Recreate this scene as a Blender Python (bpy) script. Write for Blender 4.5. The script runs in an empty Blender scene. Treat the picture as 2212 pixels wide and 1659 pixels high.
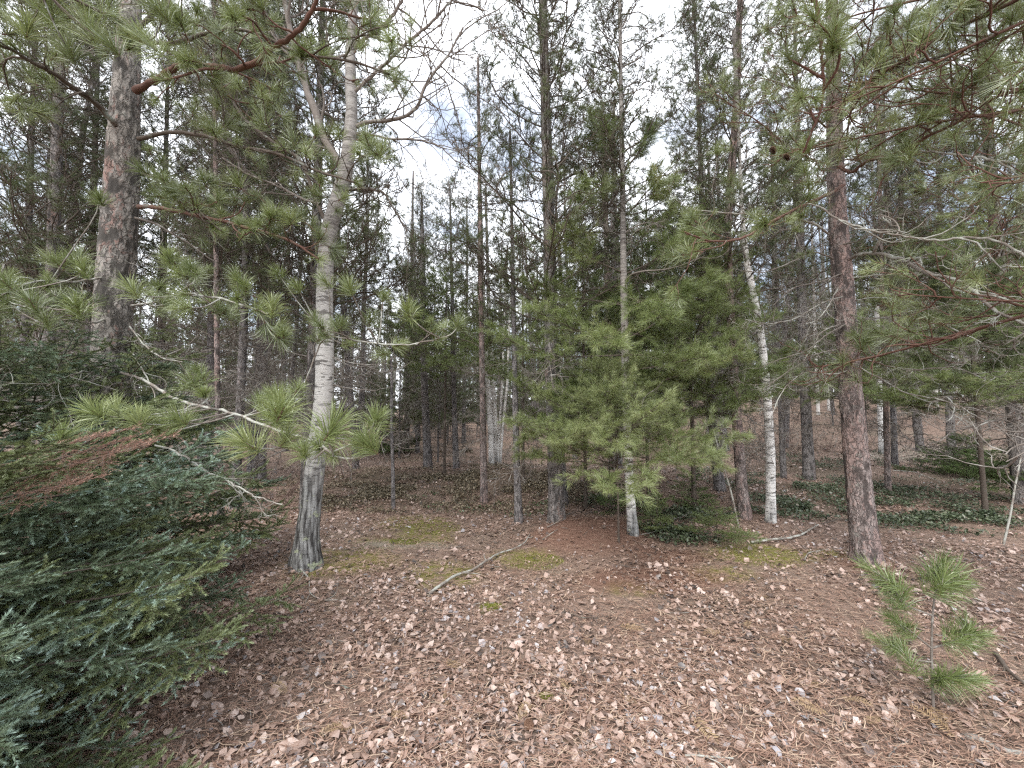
import bpy, math
import numpy as np
from mathutils import Vector, Matrix, Euler
R = math.radians
rng = np.random.default_rng(11)
SC = bpy.context.scene
COL = SC.collection

# ------------------------------------------------------------------ camera, sky, sun, exposure
PITCH = R(3.9); EYE = 1.6; F = 831.0            # F: focal length in units of a 2212 x 1659 picture
cam_d = bpy.data.cameras.new('camera'); cam = bpy.data.objects.new('camera', cam_d); COL.objects.link(cam)
cam.location = (0, 0, EYE); cam.rotation_euler = (R(90) + PITCH, 0, 0)
cam_d.sensor_width = 36; cam_d.lens = 36 * F / 2212; cam_d.clip_end = 2000; cam_d.clip_start = 0.02
SC.camera = cam
SUN_EL, SUN_AZ = R(52), R(205)
world = bpy.data.worlds.new('World'); SC.world = world; world.use_nodes = True
nt = world.node_tree; N = nt.nodes; L = nt.links; N.clear()
sky = N.new('ShaderNodeTexSky'); sky.sky_type = 'NISHITA'; sky.sun_disc = False
sky.sun_elevation = SUN_EL; sky.sun_rotation = SUN_AZ
tc = N.new('ShaderNodeTexCoord'); mp = N.new('ShaderNodeMapping'); mp.inputs['Scale'].default_value = (1, 1, 2.2)
nz = N.new('ShaderNodeTexNoise'); nz.inputs['Scale'].default_value = 2.6; nz.inputs['Detail'].default_value = 6
rp = N.new('ShaderNodeValToRGB'); rp.color_ramp.elements[0].position = .36; rp.color_ramp.elements[1].position = .52
rp.color_ramp.elements[0].color = (.22, .22, .22, 1)
mx = N.new('ShaderNodeMix'); mx.data_type = 'RGBA'; mx.inputs['B'].default_value = (11.4, 11.8, 12.5, 1)
bg = N.new('ShaderNodeBackground'); bg.inputs['Strength'].default_value = .10
wo = N.new('ShaderNodeOutputWorld')
L.new(tc.outputs['Generated'], mp.inputs[0]); L.new(mp.outputs[0], nz.inputs['Vector']); L.new(nz.outputs[0], rp.inputs[0])
L.new(rp.outputs[0], mx.inputs['Factor']); L.new(sky.outputs[0], mx.inputs['A']); L.new(mx.outputs['Result'], bg.inputs[0]); L.new(bg.outputs[0], wo.inputs[0])
sun_d = bpy.data.lights.new('sun', 'SUN'); sun_d.energy = 1.5; sun_d.angle = R(20); sun_d.color = (1, .96, .9)
sun = bpy.data.objects.new('sun', sun_d); COL.objects.link(sun); sun.location = (0, -5, 20)
sun.rotation_euler = (R(90) - SUN_EL, 0, R(180) - SUN_AZ)
SC.view_settings.view_transform = 'Standard'; SC.view_settings.look = 'None'
SC.view_settings.exposure = 1.22; SC.view_settings.gamma = 1; SC.view_settings.use_curve_mapping = False
SC.cycles.max_bounces = 6; SC.cycles.diffuse_bounces = 4; SC.cycles.glossy_bounces = 1; SC.cycles.transmission_bounces = 3
SC.cycles.use_adaptive_sampling = True; SC.cycles.adaptive_threshold = .02; SC.cycles.use_denoising = False
SC.cycles.caustics_reflective = False; SC.cycles.caustics_refractive = False
SC.cycles.pixel_filter_type = 'BLACKMAN_HARRIS'; SC.cycles.filter_width = 1.3

# ------------------------------------------------------------------ numbers: noise, ground height, picture -> place
def _h(i, j, k, s=0):
    n = (i * 374761393 + j * 668265263 + k * 2147483647 + s * 974634777) & 0xffffffff
    n = ((n ^ (n >> 13)) * 1274126177) & 0xffffffff
    return ((n ^ (n >> 16)) & 0xffff) / 65535.0
def vnoise(x, y, z, s=0):
    xi, yi, zi = [np.floor(a).astype(np.int64) for a in (x, y, z)]
    fx, fy, fz = x - xi, y - yi, z - zi
    fx, fy, fz = [f * f * (3 - 2 * f) for f in (fx, fy, fz)]
    r = 0
    for a in (0, 1):
        for b in (0, 1):
            for c in (0, 1):
                w = (fx if a else 1 - fx) * (fy if b else 1 - fy) * (fz if c else 1 - fz)
                r = r + w * _h(xi + a, yi + b, zi + c, s)
    return r
def fbm(x, y, z, o=3, s=0):
    r = 0; a = .5
    for k in range(o):
        r = r + a * (vnoise(x * 2**k, y * 2**k, z * 2**k, s + k) - .5); a *= .5
    return r
def sst(a, b, x):
    t = np.clip((x - a) / (b - a), 0, 1); return t * t * (3 - 2 * t)
MOUNDS = [(1.15, 5.3, .16, .75), (-.3, 9.5, .18, 1.8), (4.5, 8.5, .2, 2.2), (-1.4, 6.8, -.06, 1.2), (2.7, 5.2, .05, .6), (-2.15, 4.0, .05, .32), (3.87, 4.2, .05, .34), (.64, 5.5, .04, .3), (3.76, 5.6, .03, .25)]
def gz(x, y):
    x = np.asarray(x, float); y = np.asarray(y, float)
    z = .16 * fbm(x * .35 + 7, y * .35 + 3, 0 * x, 3, 5) + .05 * fbm(x * 2 + 3, y * 2, 0 * x, 2, 9)
    for mx_, my_, hh, rr in MOUNDS: z = z + hh * np.exp(-((x - mx_)**2 + (y - my_)**2) / (rr * rr))
    z = z + sst(11, 34, y) * .35 + sst(8, 28, y) * 2.3 * sst(2, 14, x) + sst(40, 160, np.hypot(x, y)) * 2
    return z
Z0 = float(gz(0., 1.5)); 
def G(x, y): return float(gz(x, y)) - Z0
def W(px, py, Y):                                # the point seen at (px, py) of the picture, Y metres ahead
    dx, dy = (px - 1106) / F, -(py - 829.5) / F
    d = np.array([dx, math.cos(PITCH) - dy * math.sin(PITCH), math.sin(PITCH) + dy * math.cos(PITCH)])
    return np.array([0, 0, EYE]) + d * (Y / d[1])
def hit(px, py):
    lo = .3
    for Y in np.geomspace(.6, 120, 400):
        p = W(px, py, Y)
        if p[2] < G(p[0], p[1]): 
            for _ in range(12):
                m = (lo + Y) / 2; q = W(px, py, m)
                if q[2] < G(q[0], q[1]): Y = m
                else: lo = m
            return W(px, py, Y)
        lo = Y
    return W(px, py, 60)

# ------------------------------------------------------------------ mesh building
def nrm(v): return v / np.maximum(np.linalg.norm(v, axis=-1, keepdims=True), 1e-9)
class Geo:
    def __init__(s): s.v = []; s.q = []; s.t = []; s.a = []; s.n = 0; s.qm = []; s.tm = []
    def add(s, v, q=None, t=None, a=.5, m=0):
        v = np.asarray(v, float).reshape(-1, 3); s.v.append(v)
        s.a.append(np.broadcast_to(np.asarray(a, float), (len(v),)))
        if q is not None and len(q): s.q.append(np.asarray(q, int).reshape(-1, 4) + s.n); s.qm.append(np.full(len(s.q[-1]), m))
        if t is not None and len(t): s.t.append(np.asarray(t, int).reshape(-1, 3) + s.n); s.tm.append(np.full(len(s.t[-1]), m))
        s.n += len(v)
    def mesh(s, name, mats, smooth=False, origin=(0, 0, 0)):
        me = bpy.data.meshes.new(name)
        v = np.concatenate(s.v) - np.asarray(origin)
        q = np.concatenate(s.q) if s.q else np.zeros((0, 4), int); t = np.concatenate(s.t) if s.t else np.zeros((0, 3), int)
        mi = np.concatenate(([*s.qm] if s.qm else [np.zeros(0)]) + ([*s.tm] if s.tm else [np.zeros(0)])).astype(np.int32)
        me.vertices.add(len(v)); me.vertices.foreach_set('co', v.ravel().astype(np.float32))
        nl = len(q) * 4 + len(t) * 3
        me.loops.add(nl); me.loops.foreach_set('vertex_index', np.concatenate([q.ravel(), t.ravel()]).astype(np.int32))
        me.polygons.add(len(q) + len(t))
        st = np.concatenate([np.arange(len(q)) * 4, len(q) * 4 + np.arange(len(t)) * 3]).astype(np.int32)
        me.polygons.foreach_set('loop_start', st)
        me.polygons.foreach_set('material_index', mi)
        if smooth: me.polygons.foreach_set('use_smooth', np.ones(len(q) + len(t), bool))
        for m in mats: me.materials.append(m)
        at = me.attributes.new('var', 'FLOAT', 'POINT'); at.data.foreach_set('value', np.concatenate(s.a).astype(np.float32))
        me.update(calc_edges=True); return me
def link(name, data, parent=None, loc=(0, 0, 0), rot=None, scale=None, kind=None):
    o = bpy.data.objects.new(name, data); COL.objects.link(o)
    if parent is not None: o.parent = parent
    o.location = loc
    if rot is not None: o.rotation_euler = rot
    if scale is not None: o.scale = (scale,) * 3 if np.isscalar(scale) else scale
    if kind: o['kind'] = kind
    return o
def tag(o, label, cat, group=None):
    o['label'] = label; o['category'] = cat
    if group: o['group'] = group
    return o
def thing(name, loc, label, cat, group=None, rz=0):
    return tag(link(name, None, None, loc, (0, 0, rz)), label, cat, group)

def tubes(g, P, Rad, sides=4, a=.5, m=0):        # P (M,N,3)  Rad (M,N)
    P = np.asarray(P, float); M, n, _ = P.shape
    if M == 0: return
    T = np.empty_like(P); T[:, 1:-1] = P[:, 2:] - P[:, :-2]; T[:, 0] = P[:, 1] - P[:, 0]; T[:, -1] = P[:, -1] - P[:, -2]
    T = nrm(T); mean = nrm(P[:, -1] - P[:, 0])
    ref = np.where(np.abs(mean[:, 2:3]) > .8, np.array([[1., 0, 0]]), np.array([[0, 0, 1.]]))[:, None, :]
    U = nrm(np.cross(T, np.broadcast_to(ref, T.shape))); V = np.cross(T, U)
    an = np.arange(sides) * 2 * math.pi / sides
    v = P[:, :, None, :] + Rad[:, :, None, None] * (U[:, :, None, :] * np.cos(an)[:, None] + V[:, :, None, :] * np.sin(an)[:, None])
    i, j, k = np.meshgrid(np.arange(M), np.arange(n - 1), np.arange(sides), indexing='ij')
    b = (i * n + j) * sides; k2 = (k + 1) % sides
    q = np.stack([b + k, b + k2, b + sides + k2, b + sides + k], -1).reshape(-1, 4)
    aa = np.broadcast_to(np.asarray(a, float).reshape(-1, 1, 1) if np.ndim(a) else a, (M, n, sides)).ravel()
    g.add(v, q=q, a=aa, m=m)
def grow(S, D, Ln, n, wig=.25, up=.0, r=rng, upv=None):
    S = np.asarray(S, float); D = nrm(np.asarray(D, float)); Ln = np.broadcast_to(np.asarray(Ln, float), (len(S),))
    P = np.empty((len(S), n, 3)); P[:, 0] = S; d = D.copy(); w = np.zeros_like(d)
    for i in range(1, n):
        w = .5 * w + r.normal(0, wig, d.shape)
        d = d + w / math.sqrt(n) * 1.3; d[:, 2] += up / n if np.isscalar(up) else (up / n)
        d = nrm(d); P[:, i] = P[:, i - 1] + d * (Ln / (n - 1))[:, None]
    return P
def kids(P, k, t0=.2, t1=1., ang=50, sd=12, flat=0., r=rng):
    M, n, _ = P.shape; mi = np.repeat(np.arange(M), k)
    t = t0 + (t1 - t0) * (np.tile(np.arange(k), M) + r.random(M * k)) / k
    f = np.clip(t * (n - 1), 0, n - 1.001); i = f.astype(int); u = (f - i)[:, None]
    S = P[mi, i] * (1 - u) + P[mi, i + 1] * u; T = nrm(P[mi, i + 1] - P[mi, i])
    rd = nrm(r.normal(size=S.shape)); side = nrm(np.cross(T, np.array([0, 0, 1.])))
    sg = np.where(np.arange(M * k) % 2 == 0, 1., -1.)[:, None]
    pr = nrm(rd * (1 - flat) + side * sg * flat * 1.0); pr = nrm(pr - T * (pr * T).sum(-1, keepdims=True))
    a = np.radians(r.normal(ang, sd, M * k))[:, None]
    return S, T * np.cos(a) + pr * np.sin(a), mi, t
def needles(g, S, A, per, length, w, shoot=.08, a0=20, a1=75, droop=.0, seg=1, r=rng, a=None, m=0):
    """needle fans round shoots ending at S with axis A"""
    T = len(S)
    if T == 0: return
    S = np.repeat(S, per, 0); A = np.repeat(nrm(A), per, 0); M = len(S)
    u = r.random(M); rd = r.normal(size=(M, 3)); pr = nrm(rd - A * (rd * A).sum(-1, keepdims=True))
    sh = np.repeat(np.broadcast_to(shoot, (T,)), per)
    th = np.radians(a0 + (a1 - a0) * (.25 * r.random(M) + .75 * u))[:, None]
    b = S - A * (u * sh)[:, None] + pr * .002
    d = A * np.cos(th) + pr * np.sin(th); d = nrm(d + r.normal(0, .10, d.shape))
    ln = (length * r.uniform(.75, 1.1, M))[:, None]
    wv = nrm(np.cross(d, r.normal(size=(M, 3)))) * (w * .5)
    av = np.repeat(r.random(T), per) if a is None else np.repeat(np.broadcast_to(a, (T,)), per)
    av = np.clip(av + r.normal(0, .13, M), 0, 1)
    if seg == 1:
        tip = b + d * ln; tip[:, 2] -= droop * ln[:, 0]
        v = np.stack([b + wv, b - wv, tip], 1); tt = np.arange(M * 3).reshape(-1, 3); g.add(v, t=tt, a=np.repeat(av, 3), m=m)
    else:
        mid = b + d * ln * .55; tip = b + d * ln + r.normal(0, .05, d.shape) * ln; tip[:, 2] -= droop * ln[:, 0]
        v = np.stack([b + wv * .8, b - wv * .8, mid - wv, mid + wv, tip], 1); o = np.arange(M)[:, None] * 5
        g.add(v, q=np.concatenate([o, o + 1, o + 2, o + 3], 1), t=np.concatenate([o + 3, o + 2, o + 4], 1), a=np.repeat(av, 5), m=m)

# ------------------------------------------------------------------ materials
class NT:
    def __init__(s, name):
        s.m = bpy.data.materials.new(name); s.m.use_nodes = True; s.t = s.m.node_tree; s.t.nodes.clear()
        s.out = s.t.nodes.new('ShaderNodeOutputMaterial')
    def n(s, ty, ins=None, **kw):
        o = s.t.nodes.new(ty)
        for k, v in kw.items(): setattr(o, k, v)
        for k, v in (ins or {}).items():
            i = o.inputs[k]
            if isinstance(v, bpy.types.NodeSocket): s.t.links.new(v, i)
            else: i.default_value = v
        return o
    def obj(s, scale=(1, 1, 1)):
        return s.n('ShaderNodeMapping', {0: s.n('ShaderNodeTexCoord').outputs['Object'], 'Scale': scale}).outputs[0]
    def noise(s, vec, sc, det=4, ro=.55): return s.n('ShaderNodeTexNoise', {'Vector': vec, 'Scale': sc, 'Detail': det, 'Roughness': ro}).outputs[0]
    def ramp(s, f, stops):
        o = s.n('ShaderNodeValToRGB', {0: f}); e = o.color_ramp.elements
        while len(e) < len(stops): e.new(.5)
        for k, (p, c) in zip(e, stops): k.position = p; k.color = (*c, 1) if len(c) == 3 else c
        return o.outputs[0]
    def mix(s, f, a, b, bt='MIX'):
        o = s.n('ShaderNodeMix', data_type='RGBA', blend_type=bt)
        for k, v in (('Factor', f), ('A', a), ('B', b)):
            i = o.inputs[k]
            if isinstance(v, bpy.types.NodeSocket): s.t.links.new(v, i)
            elif k == 'Factor': i.default_value = v
            else: i.default_value = (*v, 1)
        return o.outputs['Result']
    def bsdf(s, col, rough=.85, bump=None, bd=.01, bs=1., spec=.2):
        i = {'Roughness': rough, 'Specular IOR Level': spec}
        if isinstance(col, tuple): i['Base Color'] = (*col, 1)
        else: i['Base Color'] = col
        if bump is not None: i['Normal'] = s.n('ShaderNodeBump', {'Height': bump, 'Distance': bd, 'Strength': bs}).outputs[0]
        b = s.n('ShaderNodeBsdfPrincipled', i); s.t.links.new(b.outputs[0], s.out.inputs[0]); return s.m
BW = lambda a: (a, a, a)
def m_pine_bark(name, red, base=(.20, .175, .155), redc=(.24, .15, .12), sc=1.):
    s = NT(name); M = lambda op, a, b: s.n('ShaderNodeMath', {0: a, 1: b}, operation=op).outputs[0]
    warp = s.n('ShaderNodeVectorMath', {0: s.n('ShaderNodeTexNoise', {'Vector': s.obj(), 'Scale': 11 * sc, 'Detail': 3}).outputs[1], 'Scale': .11 / sc}, operation='SCALE').outputs[0]
    vv = s.n('ShaderNodeVectorMath', {0: s.obj((1, 1, .24)), 1: warp}).outputs[0]
    vo = s.n('ShaderNodeTexVoronoi', {'Vector': vv, 'Scale': 30 * sc}, feature='DISTANCE_TO_EDGE').outputs[0]
    v2 = s.n('ShaderNodeTexVoronoi', {'Vector': s.n('ShaderNodeVectorMath', {0: s.obj((1, 1, .5)), 1: warp}).outputs[0], 'Scale': 62 * sc}).outputs['Color']
    bw = s.n('ShaderNodeRGBToBW', {0: v2}).outputs[0]
    fine = s.noise(s.obj((1, 1, .35)), 60 * sc, 5, .65); mid = s.noise(s.obj((1, 1, .4)), 16 * sc, 4, .6)
    c = s.mix(s.ramp(fine, [(.3, BW(0)), (.7, BW(1))]), tuple(x * .6 for x in base), tuple(min(1, x * 1.45) for x in base))
    rm = s.ramp(M('ADD', s.noise(s.obj((1, 1, .3)), 5, 5, .65), M('MULTIPLY', bw, .22)), [(.78 - red * .42, BW(0)), (.86 - red * .42, BW(.85))])
    c = s.mix(rm, c, s.mix(fine, tuple(x * .65 for x in redc), tuple(x * 1.4 for x in redc)))
    c = s.mix(s.ramp(bw, [(.25, BW(.45)), (.6, BW(0))]), c, tuple(x * .45 for x in base))
    li = s.ramp(s.noise(s.obj(), 12, 6, .65), [(.60, BW(0)), (.66, BW(.6))])
    c = s.mix(li, c, (.30, .31, .27))
    ck = M('MULTIPLY', s.ramp(vo, [(0, BW(.25)), (.09, BW(1))]), s.ramp(mid, [(.40, BW(0)), (.50, BW(1))]))
    c = s.mix(ck, tuple(x * .28 for x in base), c)
    h = M('ADD', M('MULTIPLY', ck, 1.), M('ADD', M('MULTIPLY', fine, .5), M('MULTIPLY', bw, .5)))
    return s.bsdf(c, .9, h, .010, .9, .12)
def m_birch(name, dark=0., far=False):
    s = NT(name); sep = s.n('ShaderNodeSeparateXYZ', {0: s.n('ShaderNodeTexCoord').outputs['Object']})
    z = sep.outputs[2]
    lent = s.noise(s.obj((3.2, 3.2, 34)), 2.4, 3, .6)
    blot = s.noise(s.obj((1, 1, 3.2)), 5.5, 5, .65)
    k_ = .12 if far else 0
    f1 = s.ramp(lent, [(.60 + k_, BW(0)), (.66 + k_, BW(1))]); f2 = s.ramp(blot, [(.56 + k_, BW(0)), (.60 + k_, BW(1))])
    c = s.mix(s.noise(s.obj((1, 1, 8)), 9, 4), (.88, .86, .83), (.60, .58, .55)) if dark < .5 else s.mix(s.noise(s.obj((1, 1, 8)), 9, 4), (.62, .60, .57), (.34, .32, .29))
    f = s.n('ShaderNodeMath', {0: f1, 1: s.n('ShaderNodeMath', {0: f2, 1: .85}, operation='MULTIPLY').outputs[0]}, operation='MAXIMUM').outputs[0]
    c = s.mix(f, c, s.mix(blot, (.02, .018, .018), (.11, .10, .09)))
    st = s.noise(s.obj((1, 1, .12)), 34, 4)
    base = s.mix(s.ramp(st, [(.40, BW(0)), (.62, BW(1))]), (.055, .052, .05), (.33, .33, .32))
    base = s.mix(s.ramp(s.noise(s.obj(), 11, 4), [(.6, BW(0)), (.67, BW(1))]), base, (.36, .39, .27))
    wob = s.n('ShaderNodeMath', {0: z, 1: s.noise(s.obj((1, 1, .6)), 6, 3)}, operation='ADD').outputs[0]
    low = s.n('ShaderNodeMapRange', {0: wob, 1: .5 + dark * .75, 2: .8 + dark * 1.0, 3: 1., 4: 0.}).outputs[0]
    c = s.mix(low, c, base)
    up = s.n('ShaderNodeMapRange', {0: wob, 1: 2.6 if dark > .5 else 1.7 if dark > .1 else 4.2, 2: 4.0 if dark > .5 else 2.9 if dark > .1 else 7.}).outputs[0]
    if dark > .5: up = s.n('ShaderNodeMath', {0: up, 1: .8}, operation='MULTIPLY').outputs[0]
    c = s.mix(up, c, s.mix(s.ramp(s.noise(s.obj((1, 1, 5)), 7, 5, .7), [(.38, BW(0)), (.62, BW(1))]), (.12, .105, .095), (.31, .285, .26)))
    h = s.n('ShaderNodeMath', {0: s.n('ShaderNodeMath', {0: st, 1: low}, operation='MULTIPLY').outputs[0], 1: f, }, operation='SUBTRACT').outputs[0]
    return s.bsdf(c, .7, h, .012, .6, .25)
def m_wood(name, a, b, sc=18, lichen=0., lc=(.34, .34, .30)):
    s = NT(name); c = s.mix(s.noise(s.obj((1, 1, 1)), sc, 4), a, b)
    if lichen: c = s.mix(s.ramp(s.noise(s.obj(), 9, 5), [(.62 - lichen * .3, BW(0)), (.72 - lichen * .3, BW(1))]), c, lc)
    return s.bsdf(c, .85, s.noise(s.obj(), 60, 3), .003, .7, .2)
def m_leaf(name, stops, trans=.35, rnd=True, gloss=.08, rough=.45, amt=.5):
    """foliage: colours chosen by the 'var' of each needle and the random of each object"""
    s = NT(name); v = s.n('ShaderNodeAttribute', attribute_name='var').outputs['Fac']
    if rnd:
        o = s.n('ShaderNodeObjectInfo').outputs['Random']
        v = s.n('ShaderNodeMath', {0: s.n('ShaderNodeMath', {0: v, 1: 1 - amt}, operation='MULTIPLY').outputs[0], 1: s.n('ShaderNodeMath', {0: o, 1: amt}, operation='MULTIPLY').outputs[0]}, operation='ADD').outputs[0]
    c = s.ramp(v, stops)
    d = s.n('ShaderNodeBsdfDiffuse', {0: c}); t = s.n('ShaderNodeBsdfTranslucent', {0: c}); g = s.n('ShaderNodeBsdfGlossy', {0: (1, 1, 1, 1), 'Roughness': rough})
    x = s.n('ShaderNodeMixShader', {0: trans, 1: d.outputs[0], 2: t.outputs[0]})
    y = s.n('ShaderNodeMixShader', {0: gloss, 1: x.outputs[0], 2: g.outputs[0]})
    s.t.links.new(y.outputs[0], s.out.inputs[0]); return s.m

BARK_L = m_pine_bark('bark_grey_pine', .22, (.29, .265, .24), (.27, .17, .145), sc=.72)
BARK_R = m_pine_bark('bark_red_pine', .5, (.34, .285, .265), (.34, .24, .215), sc=.8)
BARK_C = m_pine_bark('bark_mid_pine', .22, (.27, .245, .23), sc=1.1)
BARK_F = m_pine_bark('bark_far_pine', .2, (.28, .26, .255), (.28, .21, .20), sc=1.3)
BIRCH_A = m_birch('bark_old_birch', 1.); BIRCH_B = m_birch('bark_white_birch', .0); BIRCH_C = m_birch('bark_thin_birch', .15)
WOOD_RED = m_wood('branch_red_bark', (.17, .075, .055), (.10, .075, .06), 14, .1, (.20, .20, .17))
WOOD_DARK = m_wood('branch_dark_bark', (.07, .055, .045), (.13, .105, .085), 20, .1, (.20, .21, .18))
WOOD_LICH = m_wood('branch_lichen_bark', (.15, .12, .10), (.28, .25, .22), 26, .55, (.38, .38, .34))
WOOD_DEAD = m_wood('dead_twig_bark', (.12, .10, .085), (.24, .21, .185), 16, .3, (.34, .33, .30))
WOOD_BIRCH = m_wood('birch_branch_bark', (.24, .21, .185), (.15, .125, .11), 14, .1)
NEED_RED = m_leaf('red_pine_needles', [(0, (.09, .115, .04)), (.35, (.15, .19, .06)), (.7, (.23, .28, .09)), (.93, (.32, .36, .15)), (1, (.36, .22, .10))], .3, gloss=.10)
NEED_FAR = m_leaf('far_pine_needles', [(0, (.05, .068, .031)), (.5, (.11, .135, .06)), (1, (.18, .205, .095))], .28, gloss=.03)
NEED_MIDF = m_leaf('young_far_needles', [(0, (.07, .095, .04)), (.5, (.14, .175, .075)), (1, (.22, .26, .12))], .3, gloss=.03)
BARK_G = m_wood('distant_bark', (.26, .245, .24), (.36, .34, .33), 3)
NEED_BRIGHT = m_leaf('bright_pine_needles', [(0, (.16, .20, .07)), (.5, (.25, .30, .11)), (.93, (.38, .42, .19)), (1, (.48, .36, .2))], .35, gloss=.06)
BIRCH_D = m_birch('bark_far_birch', .0, True)
NEED_WHITE = m_leaf('white_pine_needles', [(0, (.14, .185, .06)), (.5, (.215, .275, .09)), (.9, (.31, .36, .14)), (1, (.42, .36, .18))], .35, gloss=.06)
NEED_YOUNG = m_leaf('young_pine_needles', [(0, (.09, .13, .04)), (.5, (.16, .215, .065)), (.9, (.24, .30, .10)), (1, (.42, .30, .17))], .35, gloss=.07)
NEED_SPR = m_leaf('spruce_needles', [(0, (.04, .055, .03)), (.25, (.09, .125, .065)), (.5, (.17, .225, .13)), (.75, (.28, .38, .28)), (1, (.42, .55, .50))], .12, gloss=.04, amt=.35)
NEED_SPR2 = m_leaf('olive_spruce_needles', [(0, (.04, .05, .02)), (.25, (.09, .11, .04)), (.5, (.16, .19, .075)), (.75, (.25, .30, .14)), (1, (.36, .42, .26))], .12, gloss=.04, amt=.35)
NEED_FIR = m_leaf('low_fir_needles', [(0, (.07, .10, .035)), (.6, (.15, .22, .07)), (1, (.25, .34, .13))], .2, gloss=.04)
NEED_DEAD = m_leaf('dead_red_needles', [(0, (.24, .12, .09)), (.5, (.40, .225, .17)), (1, (.52, .36, .28))], .25, gloss=.02)

# ------------------------------------------------------------------ ground
def ground():
    s = NT('forest_floor'); v = s.obj()
    at = lambda n: s.n('ShaderNodeAttribute', attribute_name=n).outputs['Fac']
    big = s.noise(v, .7, 4); mid = s.noise(v, 9, 6, .65); fin = s.noise(v, 60, 6, .7)
    fib = s.noise(s.obj((1, 3.5, 1)), 45, 5, .7)
    c = s.ramp(fin, [(.3, (.10, .072, .058)), (.48, (.25, .18, .145)), (.62, (.36, .27, .225)), (.8, (.48, .39, .34))])
    c = s.mix(s.ramp(fib, [(.45, BW(0)), (.62, BW(1))]), c, (.31, .21, .16))
    c = s.mix(s.ramp(mid, [(.52, BW(0)), (.66, BW(.75))]), c, (.10, .075, .058))
    c = s.mix(s.ramp(big, [(.5, BW(0)), (.7, BW(.45))]), c, (.27, .23, .17))
    mf = s.n('ShaderNodeMath', {0: at('moss'), 1: s.ramp(mid, [(.35, BW(0)), (.55, BW(1))])}, operation='MULTIPLY').outputs[0]
    c = s.mix(mf, c, s.mix(fin, (.15, .145, .045), (.30, .27, .09)))
    c = s.mix(s.n('ShaderNodeMath', {0: at('dirt'), 1: .8}, operation='MULTIPLY').outputs[0], c, s.mix(fin, (.16, .085, .06), (.30, .17, .125)))
    c = s.mix(s.n('ShaderNodeMath', {0: at('sand'), 1: .75}, operation='MULTIPLY').outputs[0], c, s.mix(fin, (.30, .25, .2), (.42, .37, .31)))
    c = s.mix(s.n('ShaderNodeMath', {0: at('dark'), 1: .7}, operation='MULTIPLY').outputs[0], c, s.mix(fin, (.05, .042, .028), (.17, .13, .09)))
    m = s.bsdf(c, .95, s.n('ShaderNodeMath', {0: fin, 1: fib}, operation='ADD').outputs[0], .02, .8, .1)
    def axis(lo, hi, d0, gr, c0=0):
        a = [c0]; d = d0
        while a[-1] < hi: a.append(a[-1] + d); d *= gr
        b = [c0]; d = d0
        while b[-1] > lo: b.append(b[-1] - d); d *= gr
        return np.array(sorted(set(a + b)))
    xs = axis(-420, 420, .05, 1.032); ys = axis(-60, 500, .045, 1.03, 1.8)
    X, Y = np.meshgrid(xs, ys, indexing='ij')
    Z = gz(X, Y) - Z0 + .03 * fbm(X * 9, Y * 9, 0 * X, 3, 31) * np.exp(-np.abs(Y) / 8)
    g = Geo(); nx, ny = X.shape; i, j = np.meshgrid(np.arange(nx - 1), np.arange(ny - 1), indexing='ij')
    q = np.stack([i * ny + j, (i + 1) * ny + j, (i + 1) * ny + j + 1, i * ny + j + 1], -1)
    g.add(np.stack([X, Y, Z], -1), q=q)
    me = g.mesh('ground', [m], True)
    x, y = X.ravel(), Y.ravel()
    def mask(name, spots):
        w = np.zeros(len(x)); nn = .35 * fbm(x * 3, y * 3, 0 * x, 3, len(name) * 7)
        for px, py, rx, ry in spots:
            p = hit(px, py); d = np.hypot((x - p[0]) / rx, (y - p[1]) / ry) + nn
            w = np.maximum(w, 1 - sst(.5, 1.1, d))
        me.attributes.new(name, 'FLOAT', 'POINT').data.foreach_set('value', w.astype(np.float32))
    mask('moss', [(900, 1130, .7, .5), (930, 1150, .5, .5), (1120, 1205, .4, .3), (960, 1240, .45, .4), (1640, 1195, .8, .3), (740, 1210, .7, .5), (1060, 1310, .12, .1), (1560, 1240, .4, .2), (1780, 1195, .6, .15), (1370, 1270, .3, .2), (870, 1170, .8, .3), (1150, 1200, .3, .25), (680, 1230, .3, .2)])
    mask('dirt', [(1280, 1140, 1.0, .8), (1210, 1150, .6, .4), (1880, 1215, .4, .18), (1400, 1250, .9, .35), (1440, 1200, .6, .3)])
    mask('sand', [(2100, 975, 3, 1.2), (1950, 985, 2, .8), (850, 1175, .6, .2), (905, 1180, .5, .2)])
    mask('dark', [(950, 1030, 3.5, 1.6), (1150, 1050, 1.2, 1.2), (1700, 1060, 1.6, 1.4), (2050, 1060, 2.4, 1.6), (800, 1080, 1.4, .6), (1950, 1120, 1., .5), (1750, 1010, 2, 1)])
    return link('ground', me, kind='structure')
GROUND = ground()
def gzv(x, y): return gz(x, y) - Z0 + .03 * fbm(x * 9, y * 9, 0 * x, 3, 31) * np.exp(-np.abs(y) / 8)

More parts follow.
